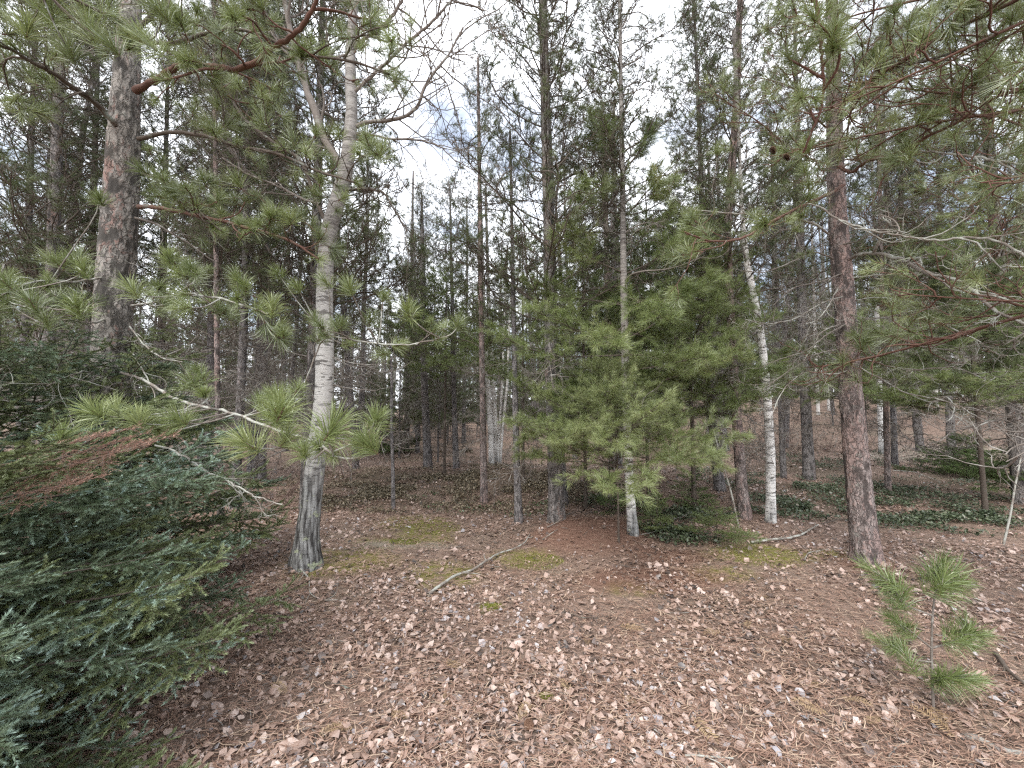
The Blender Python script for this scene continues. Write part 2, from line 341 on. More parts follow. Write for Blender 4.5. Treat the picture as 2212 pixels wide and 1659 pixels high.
# ------------------------------------------------------------------ trunks
def resample(P, n):
    P = np.asarray(P, float); d = np.r_[0, np.cumsum(np.linalg.norm(np.diff(P, axis=0), axis=1))]
    t = np.linspace(0, d[-1], n)
    # smooth (Catmull-Rom like) through cubic interpolation of a densified polyline
    Q = np.stack([np.interp(t, d, P[:, k]) for k in range(P.shape[1])], 1)
    for _ in range(max(1, n // (len(P) * 2))):
        Q[1:-1] = .25 * Q[:-2] + .5 * Q[1:-1] + .25 * Q[2:]
    return Q
def trunk_mesh(P, Rd, mat, origin, sides=12, rings=40, amp=.0, flare=.25, bark='pine', name='trunk', seed=0):
    Q = resample(np.c_[P, Rd], rings); C, r = Q[:, :3], Q[:, 3]
    h = np.r_[0, np.cumsum(np.linalg.norm(np.diff(C, axis=0), axis=1))]
    an = np.arange(sides) * 2 * math.pi / sides
    H, A = np.meshgrid(h, an, indexing='ij'); rr = np.broadcast_to(r[:, None], H.shape).copy()
    cx, sy = np.cos(A), np.sin(A)
    rr *= 1 + flare * np.exp(-H / .12) * (1 + .5 * np.sin(A * 4 + seed) ) + .25 * flare * np.exp(-H / .5)
    rr *= 1 + .12 * fbm(cx * 1.2 + seed, sy * 1.2, H * 1.5, 2, 3)
    if amp:
        if bark == 'pine':
            u = cx * r[:, None] * 38 + seed; v = sy * r[:, None] * 38; z = H * 13
            n1 = vnoise(u + 2 * vnoise(u, v, z, 8), v, z, 1); ridge = np.abs(n1 - .5) * 2
            rr += amp * (np.clip(ridge * 2.4, 0, 1) - .6) + amp * .7 * (vnoise(u * 2.5, v * 2.5, z * 2, 4) - .5)
        else:
            u = cx * r[:, None] * 60 + seed; v = sy * r[:, None] * 60
            rr += amp * np.exp(-H / .6) * (np.abs(vnoise(u, v, H * 5, 1) - .5) * 3 - .8) + amp * .25 * (vnoise(u * .5, v * .5, H * 14, 4) - .5)
    v = C[:, None, :] + np.stack([rr * cx, rr * sy, 0 * rr], -1)
    n = rings; i, k = np.meshgrid(np.arange(n - 1), np.arange(sides), indexing='ij'); k2 = (k + 1) % sides
    g = Geo(); g.add(v, q=np.stack([i * sides + k, i * sides + k2, (i + 1) * sides + k2, (i + 1) * sides + k], -1))
    c = np.r_[C[-1:]]; g.add(c); b = (n - 1) * sides
    g.t.append(np.stack([b + np.arange(sides), b + (np.arange(sides) + 1) % sides, np.full(sides, g.n - 1)], -1)); g.tm.append(np.zeros(sides))
    return g.mesh(name, [mat], True, origin)
def px_trunk(pts, Y, H=12., r_top=.03, sink=.12):
    """pts: (px, py, width px) bottom to top; continued to height H"""
    P = [W(x, y, Y) for x, y, w in pts]; r = [w * .5 * Y / F for x, y, w in pts]
    r = [v / math.hypot(1, (x - 1106) / F) for v, (x, y, w) in zip(r, pts)]
    P[0][2] = min(P[0][2], G(P[0][0], P[0][1])); base = P[0].copy()
    P = [P[0] - np.array([0, 0, sink])] + P; r = [r[0] * 1.02] + r
    if H > P[-1][2] + .5:
        d = nrm(P[-1] - P[-3]); d[2] = max(d[2], .5); top = P[-1] + d * (H - P[-1][2]) / d[2]
        for k in (1, 2, 3, 4): P.append(P[-1 if k == 0 else len(pts)] * (1 - k / 4) + top * k / 4) ; r.append(r[len(pts)] * (1 - k / 4) + r_top * k / 4)
    return np.array(P), np.array(r), base
def at_z(P, r, z):
    k = np.interp(z, P[:, 2], np.arange(len(P))); i = int(min(k, len(P) - 2)); f = k - i
    return P[i] * (1 - f) + P[i + 1] * f, r[i] * (1 - f) + r[i + 1] * f

# ------------------------------------------------------------------ branch patterns (shared meshes)
X0 = np.zeros((1, 3)); XD = np.array([[1., 0, 0]])
def mk_red_branch(i, L_=2.2, per=26, nw=.0045, live=True, wood=None, nmat=None, dens=1., nl=.125, thick=1., low=False, keep=.55):
    s5, s4 = (3, 3) if low else (5, 4)
    r = np.random.default_rng(100 + i); g = Geo(); f = Geo()
    A = grow(X0, XD + np.array([[0, 0, .05 if live else -.05]]), L_, 12, .16, .55 if live else -.15, r)
    tubes(g, A, np.linspace(.017, .004, 12)[None] * (L_ / 2.2), s5)
    S, D, mi, t = kids(A, int(8 * dens), .22, .97, 48, 12, .65, r)
    B = grow(S, D, L_ * (.42 * (1.15 - t)) * r.uniform(.7, 1.3, len(S)) + .08, 5 if low else 7, .5, .9 if live else -.2, r)
    tubes(g, B, thick * np.linspace(.0068, .0032, B.shape[1])[None] * np.ones((len(B), 1)), s4)
    S2, D2, mi2, t2 = kids(B, 4, .25, .95, 50, 15, .3, r)
    ln = .09 + .32 * r.random(len(S2))
    Cc = grow(S2, D2, ln, 4 if low else 5, .55, 1.2 if live else -.1, r)
    tubes(g, Cc, thick * np.linspace(.004, .0025 if live else .0014, Cc.shape[1])[None] * np.ones((len(Cc), 1)), 3)
    if live:
        TP = np.concatenate([A[:, -1], B[:, -1], Cc[:, -1]]); TD = np.concatenate([A[:, -1] - A[:, -2], B[:, -1] - B[:, -2], Cc[:, -1] - Cc[:, -2]])
        kp = r.random(len(TP)) < keep; TP, TD = TP[kp], TD[kp]
        needles(f, TP, TD, per, nl, nw, .09, 15, 80, .08, 1, r)
        return g.mesh('branch', [wood or WOOD_DARK], True), f.mesh('needles', [nmat or NEED_FAR]), (A, B, Cc, g, f)
    if low: return g.mesh('dead_branch', [wood or WOOD_DEAD], True), None, None
    S3, D3, _, _ = kids(Cc, 2, .3, .9, 50, 15, .2, r)
    Dd = grow(S3, D3, .06 + .1 * r.random(len(S3)), 4, .4, 0, r); tubes(g, Dd, np.linspace(.0018, .0009, 4)[None] * np.ones((len(Dd), 1)), 3)
    return g.mesh('dead_branch', [wood or WOOD_DEAD], True), None, (A, B, Cc, g, f)
def mk_white_branch(i, L_=1.5, per=18, nw=.0022, nmat=None, nl=.075):
    r = np.random.default_rng(200 + i); g = Geo(); f = Geo()
    A = grow(X0, XD, L_, 12, .14, .12, r); tubes(g, A, np.linspace(.010, .003, 12)[None] * (L_ / 1.5), 4)
    S, D, mi, t = kids(A, 12, .2, .98, 46, 8, .9, r)
    B = grow(S, D, L_ * (.45 * (1.12 - t)) * r.uniform(.7, 1.25, len(S)) + .05, 7, .22, .25, r)
    tubes(g, B, np.linspace(.0042, .002, 7)[None] * np.ones((len(B), 1)), 3)
    S2, D2, _, _ = kids(B, 7, .25, .98, 42, 10, .75, r)
    Cc = grow(S2, D2, .05 + .13 * r.random(len(S2)), 4, .25, .35, r)
    tubes(g, Cc, np.linspace(.0022, .0014, 4)[None] * np.ones((len(Cc), 1)), 3)
    TP = np.concatenate([A[:, -1], B[:, -1], Cc[:, -1], Cc[:, 2]]); TD = np.concatenate([A[:, -1] - A[:, -2], B[:, -1] - B[:, -2], Cc[:, -1] - Cc[:, -2], Cc[:, 2] - Cc[:, 1]])
    needles(f, TP, TD, per, nl, nw, .07, 12, 60, .10, 1, r)
    return g.mesh('branch', [WOOD_DARK], True), f.mesh('needles', [nmat or NEED_WHITE])
def mk_spruce_branch(i, L_=1.4, dens=1250, nw=.0031, nl=.0150, nmat=None, sec=13, wid=.42):
    r = np.random.default_rng(300 + i); g = Geo(); f = Geo()
    A = grow(X0, XD + np.array([[0, 0, -.12]]), L_, 14, .10, .28, r); tubes(g, A, np.linspace(.012, .002, 14)[None] * (L_ / 1.4), 5)
    S, D, mi, t = kids(A, sec * 2, .14, .99, 50, 6, .93, r)
    B = grow(S, D, (L_ * wid * np.clip(1.15 - t, .12, .85)) * r.uniform(.55, 1.25, len(S)) + .04, 8, .20, -.30, r)
    tubes(g, B, np.linspace(.0026, .0012, 8)[None] * np.ones((len(B), 1)), 3)
    S2, D2, mi2, t2 = kids(B, 5, .15, .93, 46, 7, .85, r)
    Cc = grow(S2, D2, (.045 + .10 * r.random(len(S2))) * (1.25 - .6 * t2), 4, .16, .05, r)
    tubes(g, Cc, np.linspace(.0015, .0009, 4)[None] * np.ones((len(Cc), 1)), 3)
    def coat(P, d, lo):
        M, n, _ = P.shape; ln = np.linalg.norm(np.diff(P, axis=1), axis=2).sum(1); k = np.maximum((ln * d * (1 - lo)).astype(int), 2)
        mi = np.repeat(np.arange(M), k); t = lo + (1 - lo) * r.random(len(mi)); ff = np.clip(t * (n - 1), 0, n - 1.001); ii = ff.astype(int); u = (ff - ii)[:, None]
        S = P[mi, ii] * (1 - u) + P[mi, ii + 1] * u; T = nrm(P[mi, ii + 1] - P[mi, ii])
        rd = r.normal(size=S.shape); rd[:, 2] += .45; pr = nrm(rd - T * (rd * T).sum(-1, keepdims=True))
        th = np.radians(r.uniform(32, 68, len(S)) * (1 - .45 * (t > .92)))[:, None]; d_ = T * np.cos(th) + pr * np.sin(th)
        l_ = (nl * r.uniform(.75, 1.15, len(S)))[:, None]; wv = nrm(nrm(np.cross(T, pr)) + r.normal(0, .35, S.shape)) * nw * .5
        v = np.stack([S + wv, S - wv, S + d_ * l_], 1)
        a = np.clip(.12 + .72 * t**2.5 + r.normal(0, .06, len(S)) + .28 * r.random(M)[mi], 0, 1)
        f.add(v, t=np.arange(len(S) * 3).reshape(-1, 3), a=np.repeat(a, 3))
    coat(B, dens, .1); coat(Cc, dens, .0); coat(A, dens, .35)
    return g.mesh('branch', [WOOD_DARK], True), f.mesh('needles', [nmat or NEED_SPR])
RED_LIVE = [mk_red_branch(i, per=50, nw=.0048, dens=1.5, keep=.33, nl=.14, thick=1.35) for i in range(6)]
RED_NEAR = [mk_red_branch(30 + i, per=64, nw=.0032, nmat=NEED_RED, wood=WOOD_RED, nl=.155, dens=1.4, thick=1.2) for i in range(4)]
RED_DEAD = [mk_red_branch(50 + i, 1.8, live=False, dens=1.7, thick=1.3) for i in range(5)]
WHITE = [mk_white_branch(i, per=28, nw=.0026, nl=.085) for i in range(5)]
WHITE_B = [mk_white_branch(20 + i, per=30, nw=.0026, nmat=NEED_BRIGHT, nl=.09) for i in range(3)]
YOUNGB = [mk_white_branch(40 + i, 1.0, 8, .006, NEED_MIDF, .10) for i in range(3)]
SPRUCE = [mk_spruce_branch(i, nmat=NEED_SPR if i % 3 else NEED_SPR2) for i in range(6)]
FIR_B = [mk_spruce_branch(60 + i, .7, 800, .0026, .018, NEED_WHITE, 8, .38) for i in range(2)]
FIR = [mk_spruce_branch(40 + i, .7, 900, .0022, .017, NEED_FIR, 9, .38) for i in range(3)]

def put_branch(root, base, pos, az, el, sc, var, name='branch', fname='needles', roll=0):
    wm, fm = var[0], var[1]
    M = Matrix.Rotation(az, 3, 'Z') @ Matrix.Rotation(-el, 3, 'Y') @ Matrix.Rotation(roll, 3, 'X')
    o = link(name, wm, root, tuple(pos - base), M.to_euler(), sc)
    if fm is not None: link(fname, fm, o, kind='stuff')
    return o
def clothe(root, P, r, base, z0, zl, z1, live, dead, step=.42, per=4, ln0=1., r_=rng, el=(5, 35), top=.35, zmin_side=None, skip=None, dens_dead=1.):
    z = z0
    while z < z1:
        n = per if z > zl else max(1, int(round(per * .7 * dens_dead)))
        a0 = r_.uniform(0, 6.28)
        for k in range(n):
            az = a0 + k * 2 * math.pi / n + r_.normal(0, .35)
            if skip and skip(z, az): continue
            p, rr = at_z(P, r, z + r_.uniform(-.08, .08)); 
            u = (z - z0) / (z1 - z0)
            if z > zl:
                put_branch(root, base, p, az, R(r_.uniform(*el)) * (.6 + .8 * u) + R(28) * u**4, ln0 * (1 - (1 - top) * u) * r_.uniform(.7, 1.15), live[r_.integers(len(live))], roll=r_.uniform(-.5, .5))
            else:
                put_branch(root, base, p, az, R(r_.uniform(-18, 12)), ln0 * r_.uniform(.4, .95), dead[r_.integers(len(dead))], 'dead_branch', roll=r_.uniform(-2, 2))
        z += step * r_.uniform(.75, 1.25) * (1 - .45 * max(0, u) if z > zl else 1)

# crown of a farther tree: branch shapes merged into one crown
def arr(me):
    n = len(me.vertices); v = np.empty(n * 3, np.float32); me.vertices.foreach_get('co', v)
    k = len(me.polygons); ls = np.empty(len(me.loops), np.int32); me.loops.foreach_get('vertex_index', ls)
    a = np.empty(n, np.float32); me.attributes['var'].data.foreach_get('value', a); return v.reshape(-1, 3), ls, a
def merge_crown(i, H, zl, z0, live, dead, ln0=1., step=.5, per=4, el=(5, 35), top=.35, name='crown', dens_dead=1.):
    r = np.random.default_rng(700 + i); g = Geo(); z = z0; mats = [WOOD_DARK, NEED_FAR, WOOD_DEAD]
    while z < H:
        lv = z > zl; n = (per if z < H * .75 else per - 1) if lv else max(1, int(per * .6 * dens_dead)); a0 = r.uniform(0, 6.28); u = (z - z0) / (H - z0)
        for k in range(n):
            az = a0 + k * 6.283 / n + r.normal(0, .3)
            el_ = R(r.uniform(*el)) * (.6 + .8 * u) if lv else R(r.uniform(-18, 12))
            sc = ln0 * (1 - (1 - top) * u) * r.uniform(.7, 1.15) if lv else ln0 * r.uniform(.4, .9)
            var = live[r.integers(len(live))] if lv else dead[r.integers(len(dead))]
            M = np.array(Matrix.Rotation(az, 3, 'Z') @ Matrix.Rotation(-el_, 3, 'Y') @ Matrix.Rotation(r.uniform(-.6, .6), 3, 'X'))
            v, ls, a = arr(var[0]); g.add(v @ M.T * sc + [0, 0, z], q=ls.reshape(-1, 4), a=a, m=0 if lv else 2)
            if lv: v, ls, a = arr(var[1]); g.add(v @ M.T * sc + [0, 0, z], t=ls.reshape(-1, 3), a=a * .6 + .4 * r.random(), m=1)
        z += step * r.uniform(.75, 1.25) * (1 - .4 * max(0, u) if lv else 1)
    return g.mesh(name, mats)
LOW_LIVE = [mk_red_branch(70 + i, per=28, nw=.0080, dens=1.05, keep=.30, nl=.15, thick=1.6, low=True) for i in range(4)]
LOW_DEAD = [mk_red_branch(80 + i, 1.7, live=False, dens=.9, thick=1.8, low=True) for i in range(3)]
CH = [(12, 3.4), (13.5, 4.8), (11, 2.8), (12.5, 3.8)]
CROWNS = [merge_crown(i, H, zl, 1.2, LOW_LIVE, LOW_DEAD, 1.0, .46, 5, top=.22) for i, (H, zl) in enumerate(CH)]
YOUNGC = [merge_crown(20 + i, H, .5, .5, YOUNGB, LOW_DEAD, 1.0 + .1 * i, .42, 4, el=(0, 20), top=.15) for i, H in enumerate([3.6, 5.0])]

# ------------------------------------------------------------------ named trees
def tree(name, pts, Y, mat, label, cat='tree', group=None, H=12., sides=14, rings=60, amp=0, flare=.3, bark='pine', r_top=.03, seed=0, pre=None):
    P, r, base = px_trunk(pts, Y, H, r_top)
    if pre is not None: P, r = pre(P, r)
    t = thing(name, base, label, cat, group)
    link('trunk', trunk_mesh(P, r, mat, base, sides, rings, amp, flare, bark, seed=seed), t)
    return t, P, r, base
def hero_branch(t, base, pts, Y0, Y1, r0, r1, wood, label=None, ntw=8, tw=.5, tufts=(), dead=False, seed=0, ang=50, up=.6, sub=3, tip=True, name='branch', ts=1., t0=.15, flat=.5):
    """a branch along picture points, its depth running from Y0 to Y1; twigs grown on it; needle tufts are objects"""
    r = np.random.default_rng(900 + seed); n = len(pts)
    Pp = np.array([W(x, y, Y0 + (Y1 - Y0) * i / (n - 1)) for i, (x, y) in enumerate(pts)])
    A = resample(Pp, max(14, n * 4))[None]; A[0, 1:-1] += r.normal(0, .003, A[0, 1:-1].shape)
    if wood is WOOD_LICH: r0 *= .72
    g = Geo(); NA = A.shape[1]; tubes(g, A, np.linspace(r0, r1, NA)[None] * r.uniform(.86, 1.16, NA), 8)
    S, D, mi, tt = kids(A, ntw, t0, .98, ang, 14, flat, r)
    B = grow(S, D, tw * r.uniform(.45, 1.2, len(S)), 8, .45, up, r)
    rb = max(r1 * .75, .0025); tubes(g, B, np.linspace(rb, rb * .5, 8)[None] * r.uniform(.7, 1.3, (len(B), 1)), 5)
    S2, D2, _, _ = kids(B, sub, .3, .95, 50, 14, .3, r)
    Cc = grow(S2, D2, tw * r.uniform(.15, .55, len(S2)), 6, .5, up, r); tubes(g, Cc, np.linspace(rb * .6, rb * .3, 6)[None] * np.ones((len(Cc), 1)), 4)
    if dead:
        S3, D3, _, _ = kids(Cc, 3, .2, .95, 52, 14, .2, r); Dd = grow(S3, D3, tw * r.uniform(.08, .25, len(S3)), 5, .5, 0, r)
        tubes(g, Dd, np.linspace(rb * .4, .0008, 5)[None] * np.ones((len(Dd), 1)), 3)
    b = link(name, g.mesh(name, [wood], True, base), t)
    if label: b['label'] = label
    if not dead:
        TP = np.concatenate([B[:, -1], Cc[:, -1]]); TD = np.concatenate([B[:, -1] - B[:, -2], Cc[:, -1] - Cc[:, -2]])
        if tip: TP = np.r_[TP, A[:, -1]]; TD = np.r_[TD, A[:, -1] - A[:, -2]]
        for p, d in zip(TP, nrm(TD)):
            d = nrm(d + np.array([0, 0, .25])); tuft(b, p - base, d, ts * r.uniform(.5, 1.15), r, brown=r.random() < .07)
    for px, py, Yt, s in tufts:
        p = W(px, py, Yt); d = nrm(r.normal(0, .35, 3) + [0, -.45, .8]); k = ((A[0] - p)**2).sum(1).argmin()
        q = A[0, k]; mid = (p + q) / 2 - [0, 0, .04]; tw_ = resample(np.array([q, mid, p - d * .05, p]), 8)[None]
        gg = Geo(); tubes(gg, tw_, np.linspace(.0055, .0035, 8)[None], 5); link('twig', gg.mesh('twig', [wood], True, base), b)
        tuft(b, p - base, d, s, r, 2 if py > 800 else 1)
    return b, A[0]
def mk_tuft(i, per=150, ln=.15, w=.0026, brown=0., mat=None):
    r = np.random.default_rng(60 + i); g = Geo()
    needles(g, np.zeros((1, 3)), np.array([[0, 0, 1.]]), int(per * r.uniform(.6, 1.05)), ln * r.uniform(.82, 1.12), w, r.uniform(.04, .11), 8, r.uniform(62, 92), r.uniform(.03, .25), 2, r, a=.5 if not brown else 1.)
    tubes(g, np.array([[[0, 0, -.06], [0, 0, -.02], [0, 0, .004], [0, 0, .02]]]), np.array([[.004, .0045, .0045, .001]]), 5, m=1)
    return g.mesh('needle_tuft', [mat or NEED_RED, WOOD_RED], True)
TUFT = [mk_tuft(i) for i in range(5)]; TUFT_BIG = [mk_tuft(10 + i, 260, .175, .0030, mat=NEED_BRIGHT) for i in range(4)]; TUFT_MID = [mk_tuft(30 + i, 220, .165, .0028) for i in range(4)]; TUFT_BROWN = [mk_tuft(20, 70, .11, .0022, 1)]
def tuft(parent, loc, d, s, r, big=False, brown=False):
    q = Vector(d).to_track_quat('Z', 'Y') @ Euler((0, 0, r.uniform(0, 6.28))).to_quaternion()
    ms = TUFT_BROWN if brown else TUFT_BIG if big == 2 else TUFT_MID if big else TUFT
    return link('needle_tuft', ms[r.integers(len(ms))], parent, tuple(loc), q.to_euler(), s)
def mk_cone():
    g = Geo(); r = np.random.default_rng(4)
    for k in range(70):
        u = k / 70; a = k * 2.39996; z = (u - .5) * .048; rad = .018 * math.sin(math.pi * (.12 + .8 * u)) ** .7
        d = np.array([math.cos(a), math.sin(a), .35]); s = np.array([-math.sin(a), math.cos(a), 0]); c = np.array([0, 0, z])
        p = c + d * rad; w = .0062
        g.add([c + s * w * .5, c - s * w * .5, p - s * w, p + s * w, p + d * .003 + [0, 0, -.002], c + [0, 0, -.004]], q=[[0, 1, 2, 3]], t=[[3, 2, 4], [5, 1, 0], [5, 4, 2]])
    return g.mesh('pine_cone', [m_wood('cone_brown', (.11, .06, .04), (.22, .13, .085), 60)])
CONE = mk_cone()

# 1 big left pine -----------------------------------------------------------
YL = 3.5
LP, LPr, LPp, LPb = *tree('red_pine', [(226, 1262, 112), (238, 1040, 100), (240, 850, 92), (246, 650, 90), (256, 500, 88), (263, 400, 83), (270, 250, 72), (277, 100, 58), (281, 0, 52)], YL, BARK_L,
    'thick grey scaly red pine trunk rising behind the dark spruces, widest trunk in view', 'pine tree', H=11, sides=80, rings=400, amp=.011, flare=.12, r_top=.05)[:1], None, None, None
t = LP; _P, _r, _b = px_trunk([(226, 1262, 112), (238, 1040, 100), (240, 850, 92), (246, 650, 90), (256, 500, 88), (263, 400, 83), (270, 250, 72), (277, 100, 58), (281, 0, 52)], YL, 11, .05)
hb = lambda pts, Y0, Y1, r0, r1, wood, **k: hero_branch(t, _b, pts, Y0, Y1, r0, r1, wood, **k)
hb([(293, 196), (320, 182), (350, 166), (372, 148), (400, 137), (430, 143), (470, 144), (512, 152), (550, 136), (584, 107), (622, 84), (650, 62), (668, 35), (684, 0), (700, -40)], 3.4, 2.6, .030, .014, WOOD_RED, label='long crooked dark red branch reaching right', ntw=13, tw=.55, seed=1, up=.5, sub=3, t0=.25)
hb([(252, 272), (215, 230), (190, 210), (160, 190), (120, 160), (82, 142), (30, 110), (-20, 90)], 3.4, 2.6, .024, .011, WOOD_DARK, ntw=9, tw=.55, seed=2)
hb([(300, 447), (320, 444), (360, 452), (430, 467), (490, 480), (550, 497), (620, 515), (690, 560)], 3.4, 3.0, .020, .008, WOOD_RED, label='rusty red branch slanting down to the right', ntw=10, tw=.45, seed=3)
hb([(308, 374), (350, 390), (395, 425), (430, 457), (480, 500)], 3.4, 3.1, .013, .006, WOOD_DARK, ntw=7, tw=.4, seed=4)
hb([(298, 300), (360, 285), (430, 290), (520, 318), (600, 330), (690, 372), (770, 395)], 3.4, 2.9, .018, .008, WOOD_DARK, ntw=13, tw=.5, seed=95)
hb([(290, 90), (380, 95), (470, 60), (560, 70), (650, 120), (760, 130), (840, 160)], 3.4, 2.8, .018, .008, WOOD_DARK, ntw=13, tw=.55, seed=96)
hb([(284, 660), (330, 655), (400, 630), (440, 640), (500, 650), (560, 670)], 3.4, 2.6, .014, .006, WOOD_LICH, ntw=7, tw=.35, seed=5, tufts=[(365, 555, 2.7, .9), (285, 625, 2.6, 1.0), (395, 665, 2.6, .9), (520, 610, 2.6, .8), (590, 660, 2.5, .9), (345, 620, 2.8, .8)])
hb([(222, 600), (190, 605), (150, 610), (110, 605), (60, 610), (0, 640)], 3.4, 2.6, .013, .006, WOOD_LICH, ntw=6, tw=.35, seed=6, tufts=[(65, 650, 2.4, .95), (165, 660, 2.4, 1.), (180, 580, 2.6, .8), (100, 690, 2.5, .8), (10, 610, 2.4, .9), (215, 430, 2.8, .8)])
hb([(246, 110), (200, 60), (150, 20), (80, -40)], 3.4, 2.2, .022, .012, WOOD_DARK, ntw=8, tw=.5, seed=7, tufts=[(190, 60, 2.3, 1.2), (235, 95, 2.3, 1.1), (150, 110, 2.3, 1.), (60, 60, 2.3, 1.), (110, 20, 2.3, 1.)])
hb([(300, 60), (330, 30), (370, -20), (400, -80)], 3.4, 2.3, .02, .012, WOOD_DARK, ntw=6, tw=.5, seed=8, tufts=[(315, 90, 2.2, 1.2), (340, 20, 2.2, 1.1), (385, 40, 2.4, 1.)])
hb([(262, 805), (300, 815), (340, 838), (372, 860), (410, 872), (450, 880), (520, 897), (552, 912), (600, 930), (650, 945), (700, 962), (720, 985)], 3.3, 1.75, .017, .006, WOOD_LICH, label='pale lichen covered branch with bright tufts', ntw=5, tw=.28, seed=9, sub=2, t0=.3,
    tufts=[(528, 955, 1.72, .88), (718, 925, 1.7, 1.08), (795, 962, 1.7, 1.0), (618, 945, 1.85, .8), (812, 905, 1.95, .8), (690, 965, 1.9, .7), (300, 905, 2.1, 1.0), (205, 892, 2.1, .95), (135, 942, 2.1, .85), (385, 905, 2.2, .9), (250, 885, 2.3, .8), (340, 925, 2.2, .7), (590, 860, 2.5, .8), (655, 975, 1.8, .6), (440, 850, 2.5, .7)])
hb([(335, 962), (372, 972), (405, 990), (450, 1020), (500, 1042), (530, 1062), (560, 1075), (610, 1090)], 2.4, 2.3, .008, .004, WOOD_LICH, label='dead grey twiggy branch end', ntw=9, tw=.24, seed=10, dead=True, name='dead_branch', up=-.1)
hb([(280, 705), (310, 745), (350, 775), (395, 782)], 3.4, 2.9, .009, .0035, WOOD_LICH, ntw=6, tw=.4, seed=11, dead=True, name='dead_branch', up=-.2)
hb([(282, 760), (310, 800), (330, 840), (345, 900)], 3.35, 2.9, .008, .003, WOOD_LICH, ntw=6, tw=.35, seed=12, dead=True, name='dead_branch', up=-.3)
hb([(232, 810), (180, 800), (140, 815), (100, 835)], 3.3, 2.7, .009, .0035, WOOD_LICH, ntw=7, tw=.4, seed=13, dead=True, name='dead_branch', up=-.1)
hb([(232, 690), (190, 700), (150, 690), (90, 700)], 3.4, 3.0, .010, .004, WOOD_DEAD, ntw=7, tw=.45, seed=14, dead=True, name='dead_branch', up=0)
hb([(290, 470), (330, 480), (400, 520), (470, 570)], 3.4, 3.6, .011, .005, WOOD_DEAD, ntw=8, tw=.5, seed=15, dead=True, name='dead_branch', up=.1)
hb([(600, 860), (650, 850), (700, 720), (760, 735), (830, 745), (900, 745), (950, 730)], 3.2, 2.9, .008, .005, WOOD_LICH, ntw=5, tw=.3, seed=16, sub=2,
   tufts=[(755, 620, 2.6, 1.0), (880, 670, 2.6, 1.0), (700, 605, 2.8, .8), (680, 690, 2.8, .75), (640, 620, 2.9, .8), (800, 690, 2.8, .8), (990, 700, 2.9, .8), (740, 700, 2.9, .7), (600, 590, 2.9, .8), (830, 640, 3.0, .8)])
clothe(t, _P, _r, _b, 5.2, 5.2, 10.6, RED_NEAR, RED_DEAD, .55, 4, .95)

# 2 old birch, left of centre ----------------------------------------------
pts = [(660, 1216, 64), (664, 1150, 50), (672, 1090, 44), (682, 1000, 43), (692, 920, 42), (700, 850, 41), (702, 750, 40), (701, 650, 38), (703, 560, 37), (712, 490, 37), (730, 430, 36), (746, 375, 34), (755, 310, 30), (760, 240, 27), (757, 180, 25), (757, 100, 23), (762, 40, 20), (766, 0, 18)]
t, _P, _r, _b = tree('birch_tree', pts, 4.0, BIRCH_A, 'old leaning birch with dark furrowed lichen spotted base and patchy white bark', 'birch tree', H=9, sides=64, rings=300, amp=.010, flare=.34, bark='birch', r_top=.02)
hb([(748, 380), (722, 335), (700, 300), (685, 255), (665, 200), (645, 140), (625, 60), (610, -30)], 4.0, 4.2, .045, .024, WOOD_BIRCH, label='thick pale limb forking up to the left', ntw=10, tw=.9, seed=21, dead=True, up=.5, name='limb')
hb([(760, 205), (790, 175), (820, 150), (850, 120), (880, 90), (920, 60), (960, 20), (1000, -30)], 4.0, 3.8, .018, .010, WOOD_BIRCH, ntw=20, tw=1.0, seed=22, dead=True, up=.4)
hb([(762, 105), (800, 75), (840, 45), (865, 10), (880, -40)], 4.0, 3.8, .022, .012, WOOD_BIRCH, ntw=14, tw=1.0, seed=23, dead=True, up=.4)
hb([(762, 275), (800, 262), (850, 260), (880, 250), (905, 230), (915, 190), (935, 160), (975, 110), (1000, 60)], 4.0, 3.9, .022, .009, WOOD_BIRCH, label='bare curved branch reaching up into the open sky', ntw=22, tw=.95, seed=24, dead=True, up=.2)
hb([(762, 290), (790, 285), (830, 300), (900, 300), (950, 315), (985, 350)], 4.0, 4.0, .012, .006, WOOD_BIRCH, ntw=16, tw=.8, seed=25, dead=True, up=-.2)
hb([(704, 480), (690, 450), (672, 400), (655, 355), (640, 335), (600, 315), (560, 285), (520, 250), (500, 215), (480, 150)], 4.1, 4.3, .026, .008, WOOD_DARK, label='dark limb bending up to the left', ntw=20, tw=1.0, seed=26, dead=True, up=.4, name='limb')
hb([(722, 415), (755, 408), (800, 408), (830, 415), (850, 450), (880, 500)], 4.0, 3.9, .015, .007, WOOD_DARK, ntw=14, tw=.7, seed=27, dead=True, up=-.1)
hb([(692, 440), (650, 430), (600, 400), (540, 380), (480, 340)], 4.1, 4.6, .014, .008, WOOD_BIRCH, ntw=16, tw=.9, seed=28, dead=True, up=.3)
hb([(716, 830), (750, 838), (800, 845), (850, 835)], 4.0, 4.0, .007, .003, WOOD_DEAD, ntw=5, tw=.3, seed=29, dead=True, name='dead_branch')
hb([(716, 770), (760, 785), (810, 790), (860, 770)], 4.0, 3.8, .007, .003, WOOD_DEAD, ntw=6, tw=.3, seed=30, dead=True, name='dead_branch')

